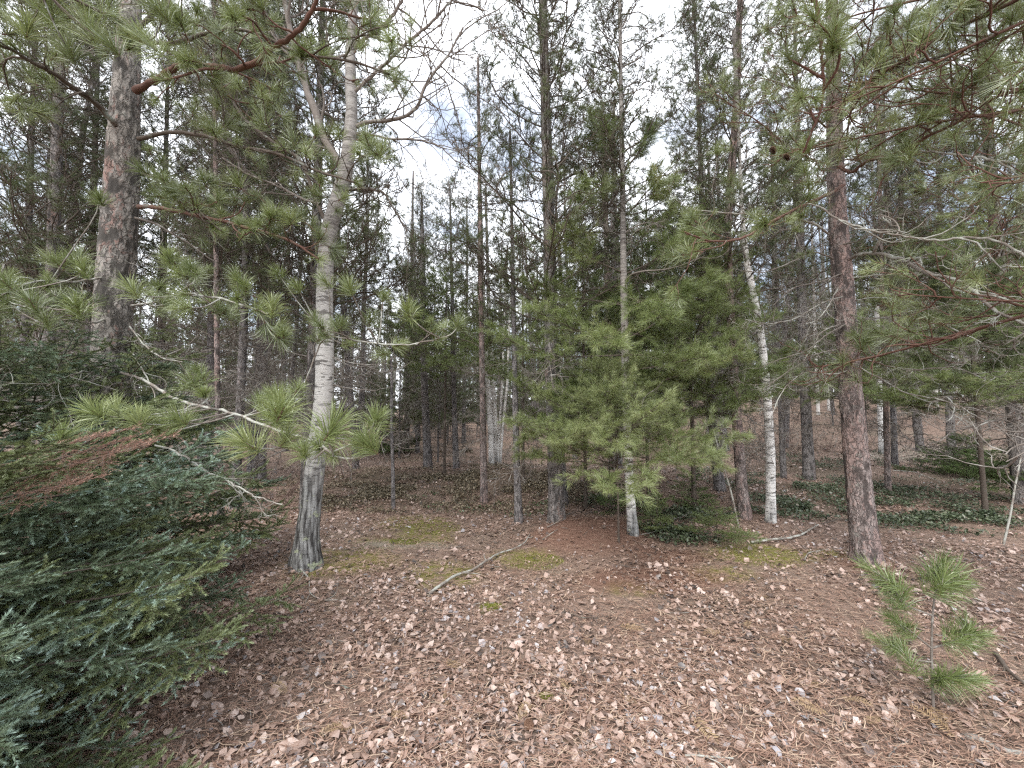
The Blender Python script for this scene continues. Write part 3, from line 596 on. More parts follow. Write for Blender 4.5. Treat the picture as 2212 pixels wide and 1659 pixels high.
# 3 right red pine -----------------------------------------------------------
pts = [(1872, 1202, 66), (1866, 1150, 60), (1858, 1080, 57), (1849, 980, 54), (1838, 850, 52), (1831, 760, 50), (1824, 650, 48), (1816, 560, 47), (1811, 500, 44), (1807, 420, 42), (1804, 320, 39), (1801, 220, 36), (1800, 100, 31), (1797, 0, 27)]
t, _P, _r, _b = tree('red_pine', pts, 4.2, BARK_R, 'reddish scaly pine with a pale lichen streaked base, standing right of the white birch', 'pine tree', H=10, sides=72, rings=340, amp=.010, flare=.30, r_top=.04, seed=5)
hb([(1835, 562), (1848, 551), (1870, 547), (1900, 548), (1945, 560), (1985, 582), (2015, 595)], 4.15, 3.4, .024, .018, WOOD_LICH, label='stout grey branch arching to the right', ntw=4, tw=.5, seed=31, dead=True, up=.1)
hb([(2010, 594), (2050, 598), (2090, 615), (2140, 665), (2180, 685), (2230, 710)], 3.4, 2.8, .017, .010, WOOD_LICH, ntw=6, tw=.5, seed=32, dead=True, up=0)
hb([(1790, 506), (1775, 492), (1745, 478), (1700, 468), (1650, 464), (1560, 460), (1480, 452)], 4.15, 3.9, .016, .006, WOOD_LICH, ntw=9, tw=.5, seed=33, up=.2, sub=2, ts=.9)
hb([(1822, 400), (1790, 420), (1760, 432), (1720, 452), (1680, 472), (1640, 498), (1590, 520), (1530, 522), (1475, 500)], 3.9, 3.0, .017, .007, WOOD_RED, label='reddish branch slanting down to the left', ntw=10, tw=.5, seed=34, sub=2)
hb([(1745, 440), (1770, 446), (1800, 470), (1840, 486), (1875, 497), (1960, 512), (2030, 520), (2090, 512), (2140, 514), (2180, 532), (2225, 560)], 3.4, 2.7, .011, .008, WOOD_LICH, label='long lichen grey branch sweeping right', ntw=9, tw=.4, seed=35, dead=True, up=.1)
hb([(1812, 360), (1840, 375), (1870, 348), (1910, 340), (1960, 320), (2010, 290), (2060, 270), (2110, 235), (2150, 208), (2220, 190)], 3.9, 2.5, .017, .009, WOOD_RED, ntw=9, tw=.5, seed=36, sub=3)
hb([(1815, 235), (1845, 195), (1870, 180), (1920, 150), (1990, 108), (2050, 68), (2140, 28), (2230, -20)], 4.1, 2.3, .024, .012, WOOD_RED, label='thick reddish branch rising to the upper right corner', ntw=10, tw=.55, seed=37, ts=1.1)
hb([(1822, 220), (1870, 195), (1900, 155), (1960, 140), (2040, 120), (2150, 80)], 4.1, 2.6, .016, .008, WOOD_DARK, ntw=8, tw=.5, seed=38)
hb([(1812, 701), (1790, 708), (1768, 722), (1755, 750), (1735, 780)], 4.15, 3.9, .011, .004, WOOD_LICH, ntw=5, tw=.25, seed=39, dead=True, name='dead_branch', up=-.2)
hb([(1808, 755), (1770, 762), (1740, 778), (1700, 805), (1660, 830)], 4.15, 3.9, .009, .003, WOOD_DEAD, ntw=5, tw=.35, seed=40, dead=True, name='dead_branch')
hb([(1850, 790), (1890, 812), (1927, 832), (1950, 847), (1975, 853), (2020, 860), (2050, 856), (2062, 880), (2055, 905), (2038, 913)], 4.1, 3.4, .009, .004, WOOD_LICH, label='drooping bare branch with a hooked end', ntw=5, tw=.35, seed=41, dead=True, name='dead_branch', up=-.1)
hb([(2020, 860), (2065, 873), (2110, 900), (2165, 926)], 3.4, 3.1, .006, .003, WOOD_LICH, ntw=5, tw=.3, seed=42, dead=True, name='dead_branch', up=-.2)
hb([(1812, 620), (1800, 640), (1790, 660), (1770, 690), (1740, 700)], 4.1, 3.8, .010, .004, WOOD_LICH, ntw=7, tw=.3, seed=43, dead=True, name='dead_branch', up=-.4)
hb([(1842, 600), (1880, 595), (1930, 592), (1985, 590)], 4.1, 3.9, .007, .004, WOOD_LICH, ntw=6, tw=.4, seed=44, dead=True, name='dead_branch')
hb([(1838, 730), (1860, 735), (1872, 740)], 4.1, 3.7, .006, .005, WOOD_LICH, ntw=1, tw=.1, seed=45, tufts=[(1872, 738, 3.7, 1.05)], sub=1)
hb([(1838, 680), (1880, 690), (1930, 682), (2010, 665), (2100, 650)], 4.1, 3.3, .008, .003, WOOD_DEAD, ntw=8, tw=.35, seed=46, dead=True, name='dead_branch')
hb([(1735, 330), (1742, 312), (1752, 285), (1768, 255), (1778, 215), (1780, 175), (1774, 110), (1766, 40), (1760, -30)], 3.0, 2.6, .008, .012, WOOD_RED, label='upright curved red branch hanging in front of the trunk', ntw=7, tw=.4, seed=47)
hb([(1800, 560), (1760, 540), (1700, 570), (1650, 590), (1600, 585)], 4.2, 4.0, .009, .003, WOOD_DEAD, ntw=8, tw=.4, seed=48, dead=True, name='dead_branch')
for k_, (pp_, y1_) in enumerate([([(1826, 640), (1780, 650), (1720, 690), (1660, 700), (1610, 690)], 4.0), ([(1830, 700), (1790, 720), (1740, 760), (1700, 770)], 3.8), ([(1838, 800), (1800, 810), (1740, 800), (1690, 840), (1670, 890)], 3.9), ([(1822, 590), (1770, 610), (1710, 620), (1670, 660)], 3.9),
    ([(1845, 650), (1900, 640), (1960, 655), (2040, 700), (2120, 740)], 3.3), ([(1850, 720), (1900, 735), (1970, 745), (2060, 760)], 3.3), ([(1856, 770), (1910, 790), (1980, 800), (2060, 790), (2130, 820)], 3.2), ([(1815, 530), (1860, 520), (1930, 470), (2000, 450)], 3.6)]):
    hb(pp_, 4.15, y1_, .009, .004, WOOD_DEAD if k_ % 2 else WOOD_LICH, ntw=11, tw=.42, seed=1200 + k_, dead=True, name='dead_branch', up=.05)
hb([(1985, 326), (2040, 330), (2110, 341), (2220, 358)], 3.2, 2.8, .010, .009, WOOD_LICH, ntw=6, tw=.4, seed=49, sub=2)
rr_ = np.random.default_rng(3)
for px, py in [(1985, 415), (1700, 340), (1670, 325), (2065, 290)]:
    k = link('pine_cone', CONE, t, tuple(W(px, py, 3.0) - _b), tuple(rr_.uniform(-1, 1, 3)), 1.25)
clothe(t, _P, _r, _b, 3.9, 3.9, 9.6, RED_NEAR, RED_DEAD, .5, 4, .72)

# a pine just outside the right edge whose tufted branches reach in
b_ = np.array([4.3, 2.1, G(4.3, 2.1)])
t = thing('red_pine', b_, 'pine at the right edge, seen only by its long green tufted branches overhead', 'pine tree'); _b = b_
P_ = np.array([b_ - [0, 0, .1], b_ + [0, 0, 2], b_ + [-.05, 0, 5], b_ + [-.05, .05, 9]]); r_ = np.array([.17, .15, .12, .04])
link('trunk', trunk_mesh(P_, r_, BARK_R, b_, 24, 60), t)
rs = np.random.default_rng(77)
for k in range(19):
    z = rs.uniform(2.2, 6.2); az = R(rs.uniform(95, 215)); p, _ = at_z(P_, r_, z)
    put_branch(t, b_, p, az, R(rs.uniform(-5, 25)), rs.uniform(.75, 1.15), RED_NEAR[rs.integers(4)], roll=rs.uniform(-.5, .5))
for k in range(3):
    z = rs.uniform(1.8, 2.6); az = R(rs.uniform(100, 190)); p, _ = at_z(P_, r_, z)
    put_branch(t, b_, p, az, R(rs.uniform(-10, 10)), rs.uniform(.6, 1.), RED_DEAD[rs.integers(5)], 'dead_branch')

# mid-distance trees ---------------------------------------------------------
def mid(name, pts, Y, mat, label, cat, H, zl, z0=1.2, live=RED_LIVE, dead=RED_DEAD, ln=1., per=4, step=.36, seed=0, group=None, sides=16, rings=90, amp=.004, flare=.3, z1=None, el=(5, 35), bark='pine', top=.5, **k):
    r = np.random.default_rng(seed + 500)
    t, P, rr, b = tree(name, pts, Y, mat, label, cat, group, H, sides, rings, amp, flare, bark, seed=seed, r_top=.02)
    if per: clothe(t, P, rr, b, b[2] + z0, b[2] + zl, (z1 or H) - .2, live, dead, step, per, ln, r, el, top, **k)
    return t, P, rr, b
A_ = 'pine tree'
mid('red_pine', [(1203, 1127, 36), (1200, 1060, 31), (1196, 960, 28), (1190, 830, 24), (1186, 660, 22), (1184, 500, 21), (1178, 250, 20), (1174, 60, 19), (1172, -40, 18)], 5.5, BARK_C, 'tall straight red pine in the centre beside the reddish earth mound', A_, 11, 2.5, seed=1, ln=.95, per=4, sides=40, rings=260, amp=.006)
mid('red_pine', [(1216, 1085, 22), (1212, 1000, 18), (1203, 830, 15), (1196, 600, 13), (1190, 400, 12)], 6.8, BARK_F, 'slimmer pine half hidden directly behind the tall central pine', A_, 10, 4, seed=2, ln=.6, per=3, step=.6)
mid('red_pine', [(1612, 1132, 30), (1602, 1050, 25), (1594, 940, 22), (1588, 829, 20), (1579, 700, 19), (1570, 500, 19), (1590, 250, 18), (1596, 60, 16)], 5.8, BARK_R, 'brown pine immediately left of the leaning white birch', A_, 10.5, 3.0, seed=3, ln=.8, per=4, sides=32, rings=200, amp=.005)
mid('red_pine', [(1557, 1066, 25), (1548, 1000, 22), (1538, 900, 20), (1530, 780, 18), (1522, 600, 15), (1515, 400, 12)], 7.3, BARK_F, 'dark grey pine trunk behind the soft white pine sapling and the brown pine', A_, 10, 3.5, seed=4, ln=.8)
mid('red_pine', [(1046, 1073, 16), (1044, 980, 14), (1042, 829, 12), (1038, 600, 11), (1036, 400, 9), (1034, 250, 7)], 7.1, BARK_R, 'slender reddish pine left of the white birch clump', A_, 8.5, 2.6, seed=5, ln=.55, per=4, step=.4)
mid('red_pine', [(1121, 1118, 18), (1118, 1050, 15), (1115, 950, 13), (1112, 829, 12), (1110, 700, 10), (1107, 560, 8)], 5.8, BARK_F, 'slim pine trunk between the white birch clump and the tall central pine', A_, 6.0, 2.6, seed=6, ln=.45, per=3)
mid('red_pine', [(986, 1011, 14), (983, 940, 12), (980, 829, 10), (978, 700, 9)], 10.5, BARK_F, 'thin grey pine on the bank left of the white birch clump', A_, 8, 3, seed=7, ln=.7, per=4)
mid('red_pine', [(925, 1002, 19), (921, 920, 17), (917, 829, 15), (914, 700, 14), (912, 500, 9)], 10.9, BARK_F, 'grey brown pine on the bank with a smaller trunk close to its left', A_, 8.0, 3, seed=8, ln=.95, per=5, top=.25)
mid('red_pine', [(902, 966, 10), (901, 900, 9), (899, 829, 8), (897, 700, 7)], 15, BARK_F, 'small dark trunk close to the left of the grey brown bank pine', A_, 8.5, 3, seed=9, ln=.8, per=4, step=.6)
mid('pine_snag', [(850, 1091, 9), (849, 1020, 8), (846, 930, 7), (846, 829, 6), (845, 770, 5)], 6.6, BARK_F, 'thin dead pine stem right of the old birch, without foliage', 'dead tree', 2.75, 9, z0=.8, seed=10, ln=.25, per=3)
mid('red_pine', [(478, 1136, 17), (475, 1000, 14), (470, 850, 13), (467, 600, 12), (466, 400, 11), (464, 200, 10)], 5.4, BARK_R, 'slim red barked pine between the thick left pine and the old birch', A_, 8.5, 2.2, seed=11, ln=.55, per=4)
mid('red_pine', [(510, 1082, 24), (512, 980, 22), (520, 850, 20), (527, 700, 19), (532, 500, 18), (538, 250, 16)], 6.6, BARK_F, 'grey pine left of the old birch, just right of the slim red barked one', A_, 10, 3, seed=12, ln=.8)
mid('red_pine', [(450, 1036, 22), (452, 940, 20), (455, 829, 18), (457, 600, 16)], 8.8, BARK_F, 'brownish pine behind and left of the slim red barked pine', A_, 11, 4, seed=13, ln=.95)
mid('red_pine', [(662, 1075, 30), (668, 900, 26), (674, 829, 25), (678, 700, 24), (684, 500, 22), (690, 250, 19)], 6.5, BARK_C, 'straight grey pine standing right behind the old birch', A_, 11, 2.8, seed=14, ln=1.15, sides=24, step=.3)
mid('red_pine', [(40, 1130, 26), (48, 829, 22), (58, 600, 19), (66, 350, 17)], 6.8, BARK_F, 'dark pine at the far left edge, beyond the spruces', A_, 11, 3.2, seed=15, ln=1.)
mid('red_pine', [(90, 1140, 38), (100, 829, 34), (112, 600, 32), (122, 350, 29), (130, 100, 24)], 6.2, BARK_C, 'sturdy dark pine between the left edge and the thick grey scaly pine', A_, 11.5, 3., seed=16, ln=1., sides=24)
mid('red_pine', [(180, 1060, 22), (190, 829, 20), (200, 500, 18), (206, 300, 15)], 8.4, BARK_F, 'pine half hidden by the left side of the thick grey scaly pine', A_, 11.5, 3.6, seed=17, ln=1.)
mid('red_pine', [(340, 1050, 20), (346, 829, 18), (354, 500, 16)], 8.8, BARK_F, 'pine seen just right of the thick grey scaly pine', A_, 11, 3.6, seed=18, ln=1.)
mid('red_pine', [(1746, 993, 28), (1743, 930, 25), (1738, 829, 23), (1732, 650, 21), (1726, 400, 18)], 9.0, BARK_F, 'dark pine amid bare brush between the white birch and the reddish scaly pine', A_, 12, 4, seed=19, ln=1.)
mid('red_pine', [(1691, 997, 14), (1687, 900, 12), (1682, 829, 11), (1678, 650, 10)], 9.2, BARK_F, 'thin leaning dark trunk close behind the leaning white birch', A_, 9, 4, seed=20, ln=.7)
mid('red_pine', [(1918, 1055, 15), (1915, 940, 13), (1912, 829, 12), (1906, 650, 11), (1900, 400, 10)], 7.8, BARK_R, 'slim reddish trunk behind the right side of the reddish scaly pine', A_, 9.5, 3.4, seed=21, ln=.8)
mid('red_pine', [(2204, 1072, 38), (2190, 900, 34), (2172, 700, 31), (2150, 500, 30), (2132, 250, 28), (2118, 50, 26)], 7.0, BARK_C, 'large grey pine at the right edge, dark at its foot', A_, 12, 2.6, seed=22, ln=1.15, per=5, sides=24, live=RED_LIVE[:3] + RED_NEAR)
mid('red_pine', [(2055, 960, 22), (2048, 829, 19), (2040, 650, 17)], 12, BARK_F, 'grey pine on the slope between the reddish scaly pine and the right edge', A_, 12, 4, seed=23, ln=1.1)
mid('red_pine', [(1322, 1005, 16), (1318, 829, 14), (1312, 600, 13), (1306, 350, 10)], 10.5, BARK_R, 'reddish trunk behind the soft white pine sapling, left of the slim pale barked pine', A_, 10, 4, seed=24, ln=.9)
mid('red_pine', [(566, 1045, 18), (570, 829, 16), (576, 500, 14)], 9.3, BARK_F, 'pine between the grey pine and the old birch, further back', A_, 12, 4, seed=25, ln=.9)
# birches
t, _P, _r, _b = tree('white_pine', [(1369, 1173, 27), (1365, 1120, 21), (1360, 1050, 19), (1356, 960, 18), (1351, 829, 17), (1349, 700, 16), (1347, 600, 15), (1345, 400, 12), (1342, 250, 10), (1340, 100, 9), (1338, -20, 8)], 4.95, BIRCH_C, 'slim straight pine with pale birch-like bark beside the reddish earth mound, bearing feathery boughs', 'pine tree', None, 8.5, 28, 200, .003, .4, 'birch')
def bare(t, P, r, b, z0, z1, n, seed, ln=.9, wood=WOOD_BIRCH):
    q = np.random.default_rng(seed); g_ = []
    for k in range(n):
        z = b[2] + z0 + (z1 - z0) * (k + q.random()) / n; p, rad = at_z(P, r, z); az = q.uniform(0, 6.28); g = Geo()
        d = np.array([[math.cos(az), math.sin(az), q.uniform(.3, 1.1)]]); l_ = ln * q.uniform(.5, 1.2) * (1.2 - (z - b[2] - z0) / (z1 - z0) * .6)
        A = grow(p[None], d, l_, 12, .35, .3, q); tubes(g, A, np.linspace(min(rad * .5, .013), .003, 12)[None], 5)
        S, D, _, _ = kids(A, 8, .2, .97, 42, 12, .2, q); B = grow(S, D, l_ * .4 * q.uniform(.5, 1.2, len(S)), 8, .45, .3, q); tubes(g, B, np.linspace(.0035, .0015, 8)[None] * np.ones((len(B), 1)), 4)
        S, D, _, _ = kids(B, 4, .2, .97, 45, 12, .2, q); C_ = grow(S, D, l_ * .18 * q.uniform(.5, 1.3, len(S)), 6, .5, .1, q); tubes(g, C_, np.linspace(.002, .001, 6)[None] * np.ones((len(C_), 1)), 3)
        link('branch', g.mesh('branch', [wood], True, b), t)
bare(t, _P, _r, _b, 3.2, 8, 14, 61)
clothe(t, _P, _r, _b, _b[2] + 3.9, _b[2] + 3.9, 8.4, RED_LIVE, RED_DEAD, .34, 5, .62, top=.5)
def white_bough(t, b, pts, Y0, Y1, r0, seed, ntw=16, tw=.5, per=26, mat=None):
    r = np.random.default_rng(seed); n = len(pts); P = np.array([W(x, y, Y0 + (Y1 - Y0) * i / (n - 1)) for i, (x, y) in enumerate(pts)])
    A = resample(P, 18)[None]; g = Geo(); f = Geo(); tubes(g, A, np.linspace(r0, .003, 18)[None], 6)
    S, D, _, t_ = kids(A, ntw, .28, .99, 44, 9, .8, r); B = grow(S, D, tw * (1.25 - t_) * r.uniform(.6, 1.2, len(S)) + .05, 8, .22, .3, r); tubes(g, B, np.linspace(.0042, .002, 8)[None] * np.ones((len(B), 1)), 4)
    S, D, _, _ = kids(B, 6, .25, .98, 42, 10, .7, r); C_ = grow(S, D, .05 + .12 * r.random(len(S)), 4, .25, .4, r); tubes(g, C_, np.linspace(.0022, .0014, 4)[None] * np.ones((len(C_), 1)), 3)
    TP = np.concatenate([A[:, -1], B[:, -1], C_[:, -1], C_[:, 2]]); TD = np.concatenate([A[:, -1] - A[:, -2], B[:, -1] - B[:, -2], C_[:, -1] - C_[:, -2], C_[:, 2] - C_[:, 1]])
    needles(f, TP, TD, per, .09, .0026, .075, 12, 60, .08, 1, r); o = link('branch', g.mesh('branch', [WOOD_DARK], True, b), t); link('needles', f.mesh('needles', [mat or NEED_WHITE], origin=b), o, kind='stuff')
for k, (pts, Y1, r0) in enumerate([
    ([(1352, 733), (1300, 728), (1240, 712), (1200, 690), (1150, 670)], 4.5, .010), ([(1355, 730), (1400, 710), (1450, 670), (1490, 635)], 4.5, .010),
    ([(1345, 767), (1280, 770), (1196, 770), (1120, 745), (1070, 715)], 4.6, .011), ([(1352, 842), (1420, 826), (1500, 800), (1555, 775), (1610, 765)], 4.4, .012),
    ([(1354, 765), (1400, 768), (1450, 785), (1520, 770)], 4.3, .009), ([(1348, 590), (1300, 570), (1255, 545), (1210, 515)], 4.6, .009), ([(1350, 592), (1400, 570), (1440, 545), (1500, 520)], 4.7, .009),
    ([(1349, 660), (1400, 650), (1460, 640), (1560, 600)], 4.8, .010), ([(1350, 660), (1290, 650), (1220, 640), (1150, 610)], 5.2, .010), ([(1350, 700), (1330, 720), (1310, 745)], 3.9, .008),
    ([(1355, 800), (1440, 790), (1530, 740), (1600, 720)], 5.1, .010), ([(1352, 640), (1380, 650), (1430, 690)], 4.0, .009), ([(1352, 860), (1290, 850), (1230, 860), (1180, 850)], 5.2, .008),
    ([(1349, 560), (1400, 500), (1450, 470)], 5.3, .008), ([(1346, 480), (1300, 440), (1250, 420)], 4.7, .008), ([(1346, 470), (1390, 430), (1430, 400)], 4.6, .008), ([(1343, 380), (1380, 330), (1400, 290)], 4.9, .007), ([(1343, 360), (1310, 310), (1280, 270)], 4.9, .007)]):
    white_bough(t, _b, pts, 4.95, Y1, r0, 5100 + k)
t, _P, _r, _b = tree('birch_tree', [(1664, 1138, 26), (1665, 1080, 22), (1664, 980, 22), (1660, 900, 20), (1655, 829, 19), (1648, 760, 18), (1640, 700, 17), (1630, 650, 16), (1620, 600, 16), (1612, 560, 15), (1606, 500, 11), (1600, 400, 9), (1594, 250, 7)], 5.6, BIRCH_B, 'white birch with a gently bent trunk left of the reddish scaly pine', 'birch tree', None, 7.5, 32, 220, .003, .3, 'birch')
bare(t, _P, _r, _b, 2.6, 7, 13, 62)
for px, lab in ((1058, 'left one of the two stout white birches in the clump'), (1069, 'right one of the two stout white birches in the clump')):
    t, _P, _r, _b = tree('birch_tree', [(px + 4, 1005, 12), (px + 2, 940, 11), (px - 4, 829, 10), (px - 12, 720, 9), (px - 16, 560, 7), (px - 20, 400, 5)], 11 + (px > 1060) * .3, BIRCH_D, lab, 'birch tree', 'white birches in the small clump behind the centre', 8.5, 14, 120, .002, .2, 'birch')
    bare(t, _P, _r, _b, 4, 8, 6, 63 + px)
for x0, x1, lab in ((1080, 1099, 'tallest of the thin white birch stems right of the clump'), (1075, 1088, 'hair thin white birch stem inside the clump')):
    t, _P, _r, _b = tree('birch_tree', [(x0, 1002, 6), ((x0 * 2 + x1) / 3, 920, 5.5), (x1 - 3, 829, 5), (x1, 720, 4)], 11.2, BIRCH_D, lab, 'birch tree', 'white birches in the small clump behind the centre', 6.5, 8, 50, 0, .2, 'birch')
    bare(t, _P, _r, _b, 3.5, 6.2, 4, 64 + x0, .6)
for px, by, w, Y, lab in ((1768, 908, 9, 19, 'far white birch left of the reddish scaly pine, beside its twin'), (1791, 902, 8, 20, 'far white birch closest to the left edge of the reddish scaly pine'), (1903, 953, 15, 12.5, 'pale grey birch seen right of the reddish scaly pine'), (2025, 890, 9, 20, 'far pale birch on the slope at the right')):
    t, _P, _r, _b = tree('birch_tree', [(px, by, w), (px - 3, 829, w * .9), (px - 8, 700, w * .8), (px - 16, 450, w * .5)], Y, BIRCH_D, lab, 'birch tree', None, 11, 12, 80, 0, .2, 'birch')
    bare(t, _P, _r, _b, 4, 10.5, 8, 66 + px, 1.2)

# small conifers -------------------------------------------------------------
def small(name, px, py, Y, H, live, label, cat, ln, z0=.3, step=.2, per=5, seed=0, rad=.012, el=(0, 22), mat=WOOD_DARK, fn=None, top=.2, lean=(0, 0)):
    r = np.random.default_rng(seed); p = W(px, py, Y); b = np.array([p[0], p[1], G(p[0], p[1])])
    t = thing(name, b, label, cat)
    P = np.array([b - [0, 0, .05], b + [lean[0] * .3, lean[1] * .3, H * .35], b + [lean[0] * .7, lean[1] * .7, H * .7], b + [lean[0], lean[1], H]]); rr = np.array([rad, rad * .85, rad * .55, rad * .15])
    link('trunk', trunk_mesh(P, rr, mat, b, 8, 30, 0, .1), t)
    clothe(t, P, rr, b, b[2] + z0, b[2] + z0 - .01, b[2] + H, live, None, step, per, ln, r, el, top)
    return t, P, rr, b
small('white_pine_sapling', 1335, 1085, 4.7, 1.95, WHITE_B, 'soft yellow green white pine sapling in front of the slim pale barked pine', 'sapling', .95, .95, .15, 7, 1, .014, el=(5, 25), top=.3)
small('white_pine_sapling', 1500, 1080, 6.3, 4.8, WHITE, 'large feathery white pine spreading between the pale barked pine and the brown pine', 'sapling', 1.15, 1.6, .26, 6, 2, .035, top=.35)
small('white_pine_sapling', 1400, 1060, 7.4, 5.0, WHITE, 'feathery white pine behind the pale barked pine, green to above eye height', 'sapling', 1.2, 1.4, .3, 6, 3, .035, top=.3)
small('white_pine_sapling', 1130, 1050, 8.2, 5.2, WHITE, 'white pine with thin misty foliage behind the slim pine trunk and the tall central pine', 'sapling', 1.15, 2.1, .34, 5, 4, .035, top=.3)
small('white_pine_sapling', 1265, 1090, 6.4, 4.4, WHITE, 'white pine whose hanging boughs cross the tall central pine', 'sapling', .95, 1.5, .3, 5, 14, .03, top=.3)
small('white_pine_sapling', 960, 1000, 9.6, 5.2, WHITE, 'young white pine left of the slender reddish pine on the bank', 'sapling', 1.1, 2.6, .36, 5, 5, .035, top=.25)
small('fir_sapling', 1318, 1090, 6.2, .95, FIR, 'small dark green fir at the foot of the white pine sapling', 'sapling', .55, .06, .12, 6, 6, .01)
small('fir_sapling', 1495, 1085, 6.4, .75, FIR, 'small dark fir below the feathery white pine', 'sapling', .6, .06, .13, 6, 7, .01)
small('fir_sapling', 1420, 1140, 5.2, .42, FIR_B, 'low bright green fir seedling right of the pale barked pine base', 'sapling', .7, .12, .1, 6, 8, .008)
small('fir_sapling', 1550, 1180, 4.7, .45, FIR_B, 'low green fir seedling in front of the brown pine', 'sapling', .65, .12, .11, 5, 9, .008)
small('fir_sapling', 2088, 965, 9.5, .95, FIR, 'lone small fir on the pale sandy patch at the right', 'sapling', 1.6, .05, .12, 7, 10, .012)
small('fir_sapling', 2190, 1010, 7.2, .9, FIR, 'small fir at the foot of the large grey right edge pine', 'sapling', 1.0, .3, .1, 6, 11, .012)
small('fir_sapling', 845, 960, 15, 1.7, FIR, 'small fir on the bank crest seen above the old birch roots', 'sapling', 1.6, .1, .18, 6, 12, .015)
small('white_pine_sapling', 1850, 1000, 8.8, 4.0, WHITE, 'young white pine partly hidden by the reddish scaly pine', 'sapling', 1.05, 1.9, .34, 5, 16, .03)
small('white_pine_sapling', 2120, 1000, 6.2, 4.6, YOUNGB + WHITE[:2], 'bushy dark white pine near the right edge', 'sapling', 1.3, 1.7, .27, 6, 17, .035)

# red pine sapling, lower right
def red_sapling():
    Y = 2.2; p = W(2013, 1478, Y); b = np.array([p[0], Y, G(p[0], Y)]); t = thing('red_pine_sapling', b, 'knee high pine sapling with loose bright green tufts near the lower right corner', 'sapling')
    pts = [(2013, 1490), (2012, 1420), (2014, 1330), (2020, 1280), (2030, 1240)]
    P = np.array([W(x, y, Y) for x, y in pts]); P[0][2] = b[2] - .03; r = np.linspace(.006, .0035, 5)
    link('trunk', trunk_mesh(P, r, WOOD_DEAD, b, 8, 24, 0, .2), t); q = np.random.default_rng(8)
    def bough(pp, tf, w=WOOD_DEAD, Y1=None):
        A = resample(np.array([W(x, y, Y + (dy)) for x, y, dy in pp]), 14)[None]; g = Geo(); tubes(g, A, np.linspace(.0055, .003, 14)[None], 6)
        o = link('branch', g.mesh('branch', [w], True, b), t)
        for x, y, dy, s, dx, dz in tf:
            d = nrm(np.array([dx, q.normal(0, .3), dz])); me = YTUFT[q.integers(3)]
            qt = Vector(d).to_track_quat('Z', 'Y'); link('needle_tuft', me, o, tuple(W(x, y, Y + dy) - b), qt.to_euler(), s * q.uniform(.95, 1.25))
    bough([(2022, 1270, 0), (2030, 1245, 0), (2035, 1215, 0)], [(2035, 1215, 0, 1., .15, 1), (2060, 1240, -.04, 1.05, .8, .6), (2030, 1250, .05, .9, -.2, .8), (2080, 1258, 0, .85, 1, .15), (2040, 1235, -.08, .9, .5, .9)])
    bough([(2015, 1330, 0), (1960, 1310, 0), (1925, 1280, 0), (1895, 1245, -.02)], [(1880, 1228, -.02, .85, -.7, .6), (1925, 1258, 0, .85, -.2, .8), (1955, 1280, .05, .75, .2, .8), (1905, 1262, 0, .7, -.6, .4)])
    bough([(2012, 1400, 0), (1975, 1370, 0), (1950, 1350, 0)], [(1940, 1345, 0, .75, -.4, .5), (1920, 1330, .03, .7, -.6, .4), (1965, 1352, .04, .6, .2, .7)])
    bough([(2012, 1430, 0), (1970, 1425, 0), (1935, 1395, 0)], [(1930, 1395, 0, .8, -.5, .4), (1890, 1378, 0, .7, -.8, .4), (1950, 1402, -.05, .7, .1, .5)])
    bough([(2012, 1400, 0), (2050, 1390, 0), (2095, 1365, 0)], [(2100, 1362, 0, .95, .8, .5), (2085, 1345, .04, .75, .2, .9), (2120, 1372, -.05, .8, 1, .2), (2085, 1388, -.05, .8, .6, 0)])
    bough([(2013, 1455, 0), (2050, 1462, -.05), (2090, 1465, -.08)], [(2095, 1465, -.08, .9, 1, .15), (2060, 1462, -.06, .8, .5, .4), (2030, 1462, -.05, .8, -.4, .5), (2115, 1470, -.05, .7, 1, .1)])
YTUFT = []
for i in range(3):
    g = Geo(); needles(g, np.zeros((1, 3)), np.array([[0, 0, 1.]]), 150, .135, .0026, .15, 6, 78, .18, 2, np.random.default_rng(i), a=.5)
    tubes(g, np.array([[[0, 0, -.08], [0, 0, -.03], [0, 0, 0]]]), np.array([[.003, .003, .002]]), 5, m=1); YTUFT.append(g.mesh('needle_tuft', [NEED_YOUNG, WOOD_DEAD]))
red_sapling()

# spruces, lower left ----------------------------------------------------------
def spruce(x, y, H, zs, n, label, seed, ln=(.9, 1.25), az=(-70, 110), live=SPRUCE, top=.75):
    r = np.random.default_rng(seed); b = np.array([x, y, G(x, y)]); t = thing('spruce_tree', b, label, 'spruce tree')
    P = np.array([b - [0, 0, .05], b + [0, 0, H * .5], b + [0, 0, H]]); rr = np.array([.06, .04, .008])
    link('trunk', trunk_mesh(P, rr, BARK_C, b, 14, 40), t)
    nt = int((zs[1] - zs[0]) / .17) + 1; per = max(3, n // nt)
    for k in range(nt * per):
        u = (k // per + .5 + r.normal(0, .10)) / nt; z = zs[0] + (zs[1] - zs[0]) * u; p, _ = at_z(P, rr, b[2] + z)
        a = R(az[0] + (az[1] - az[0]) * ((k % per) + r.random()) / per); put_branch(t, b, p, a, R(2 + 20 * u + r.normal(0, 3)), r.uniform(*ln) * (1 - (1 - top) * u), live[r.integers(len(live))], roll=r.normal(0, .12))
    return t, b
spruce(-2.95, 1.75, 2.6, (.06, 1.15), 84, 'dense spruce with blue green tips filling the lower left corner', 5, (.85, 1.3), (-80, 80))
spruce(-4.4, 3.25, 2.9, (.1, 1.95), 92, 'dark spruce behind the blue tipped one, in front of the thick grey pine', 6, (1.15, 1.75), (-100, 60), top=.55)
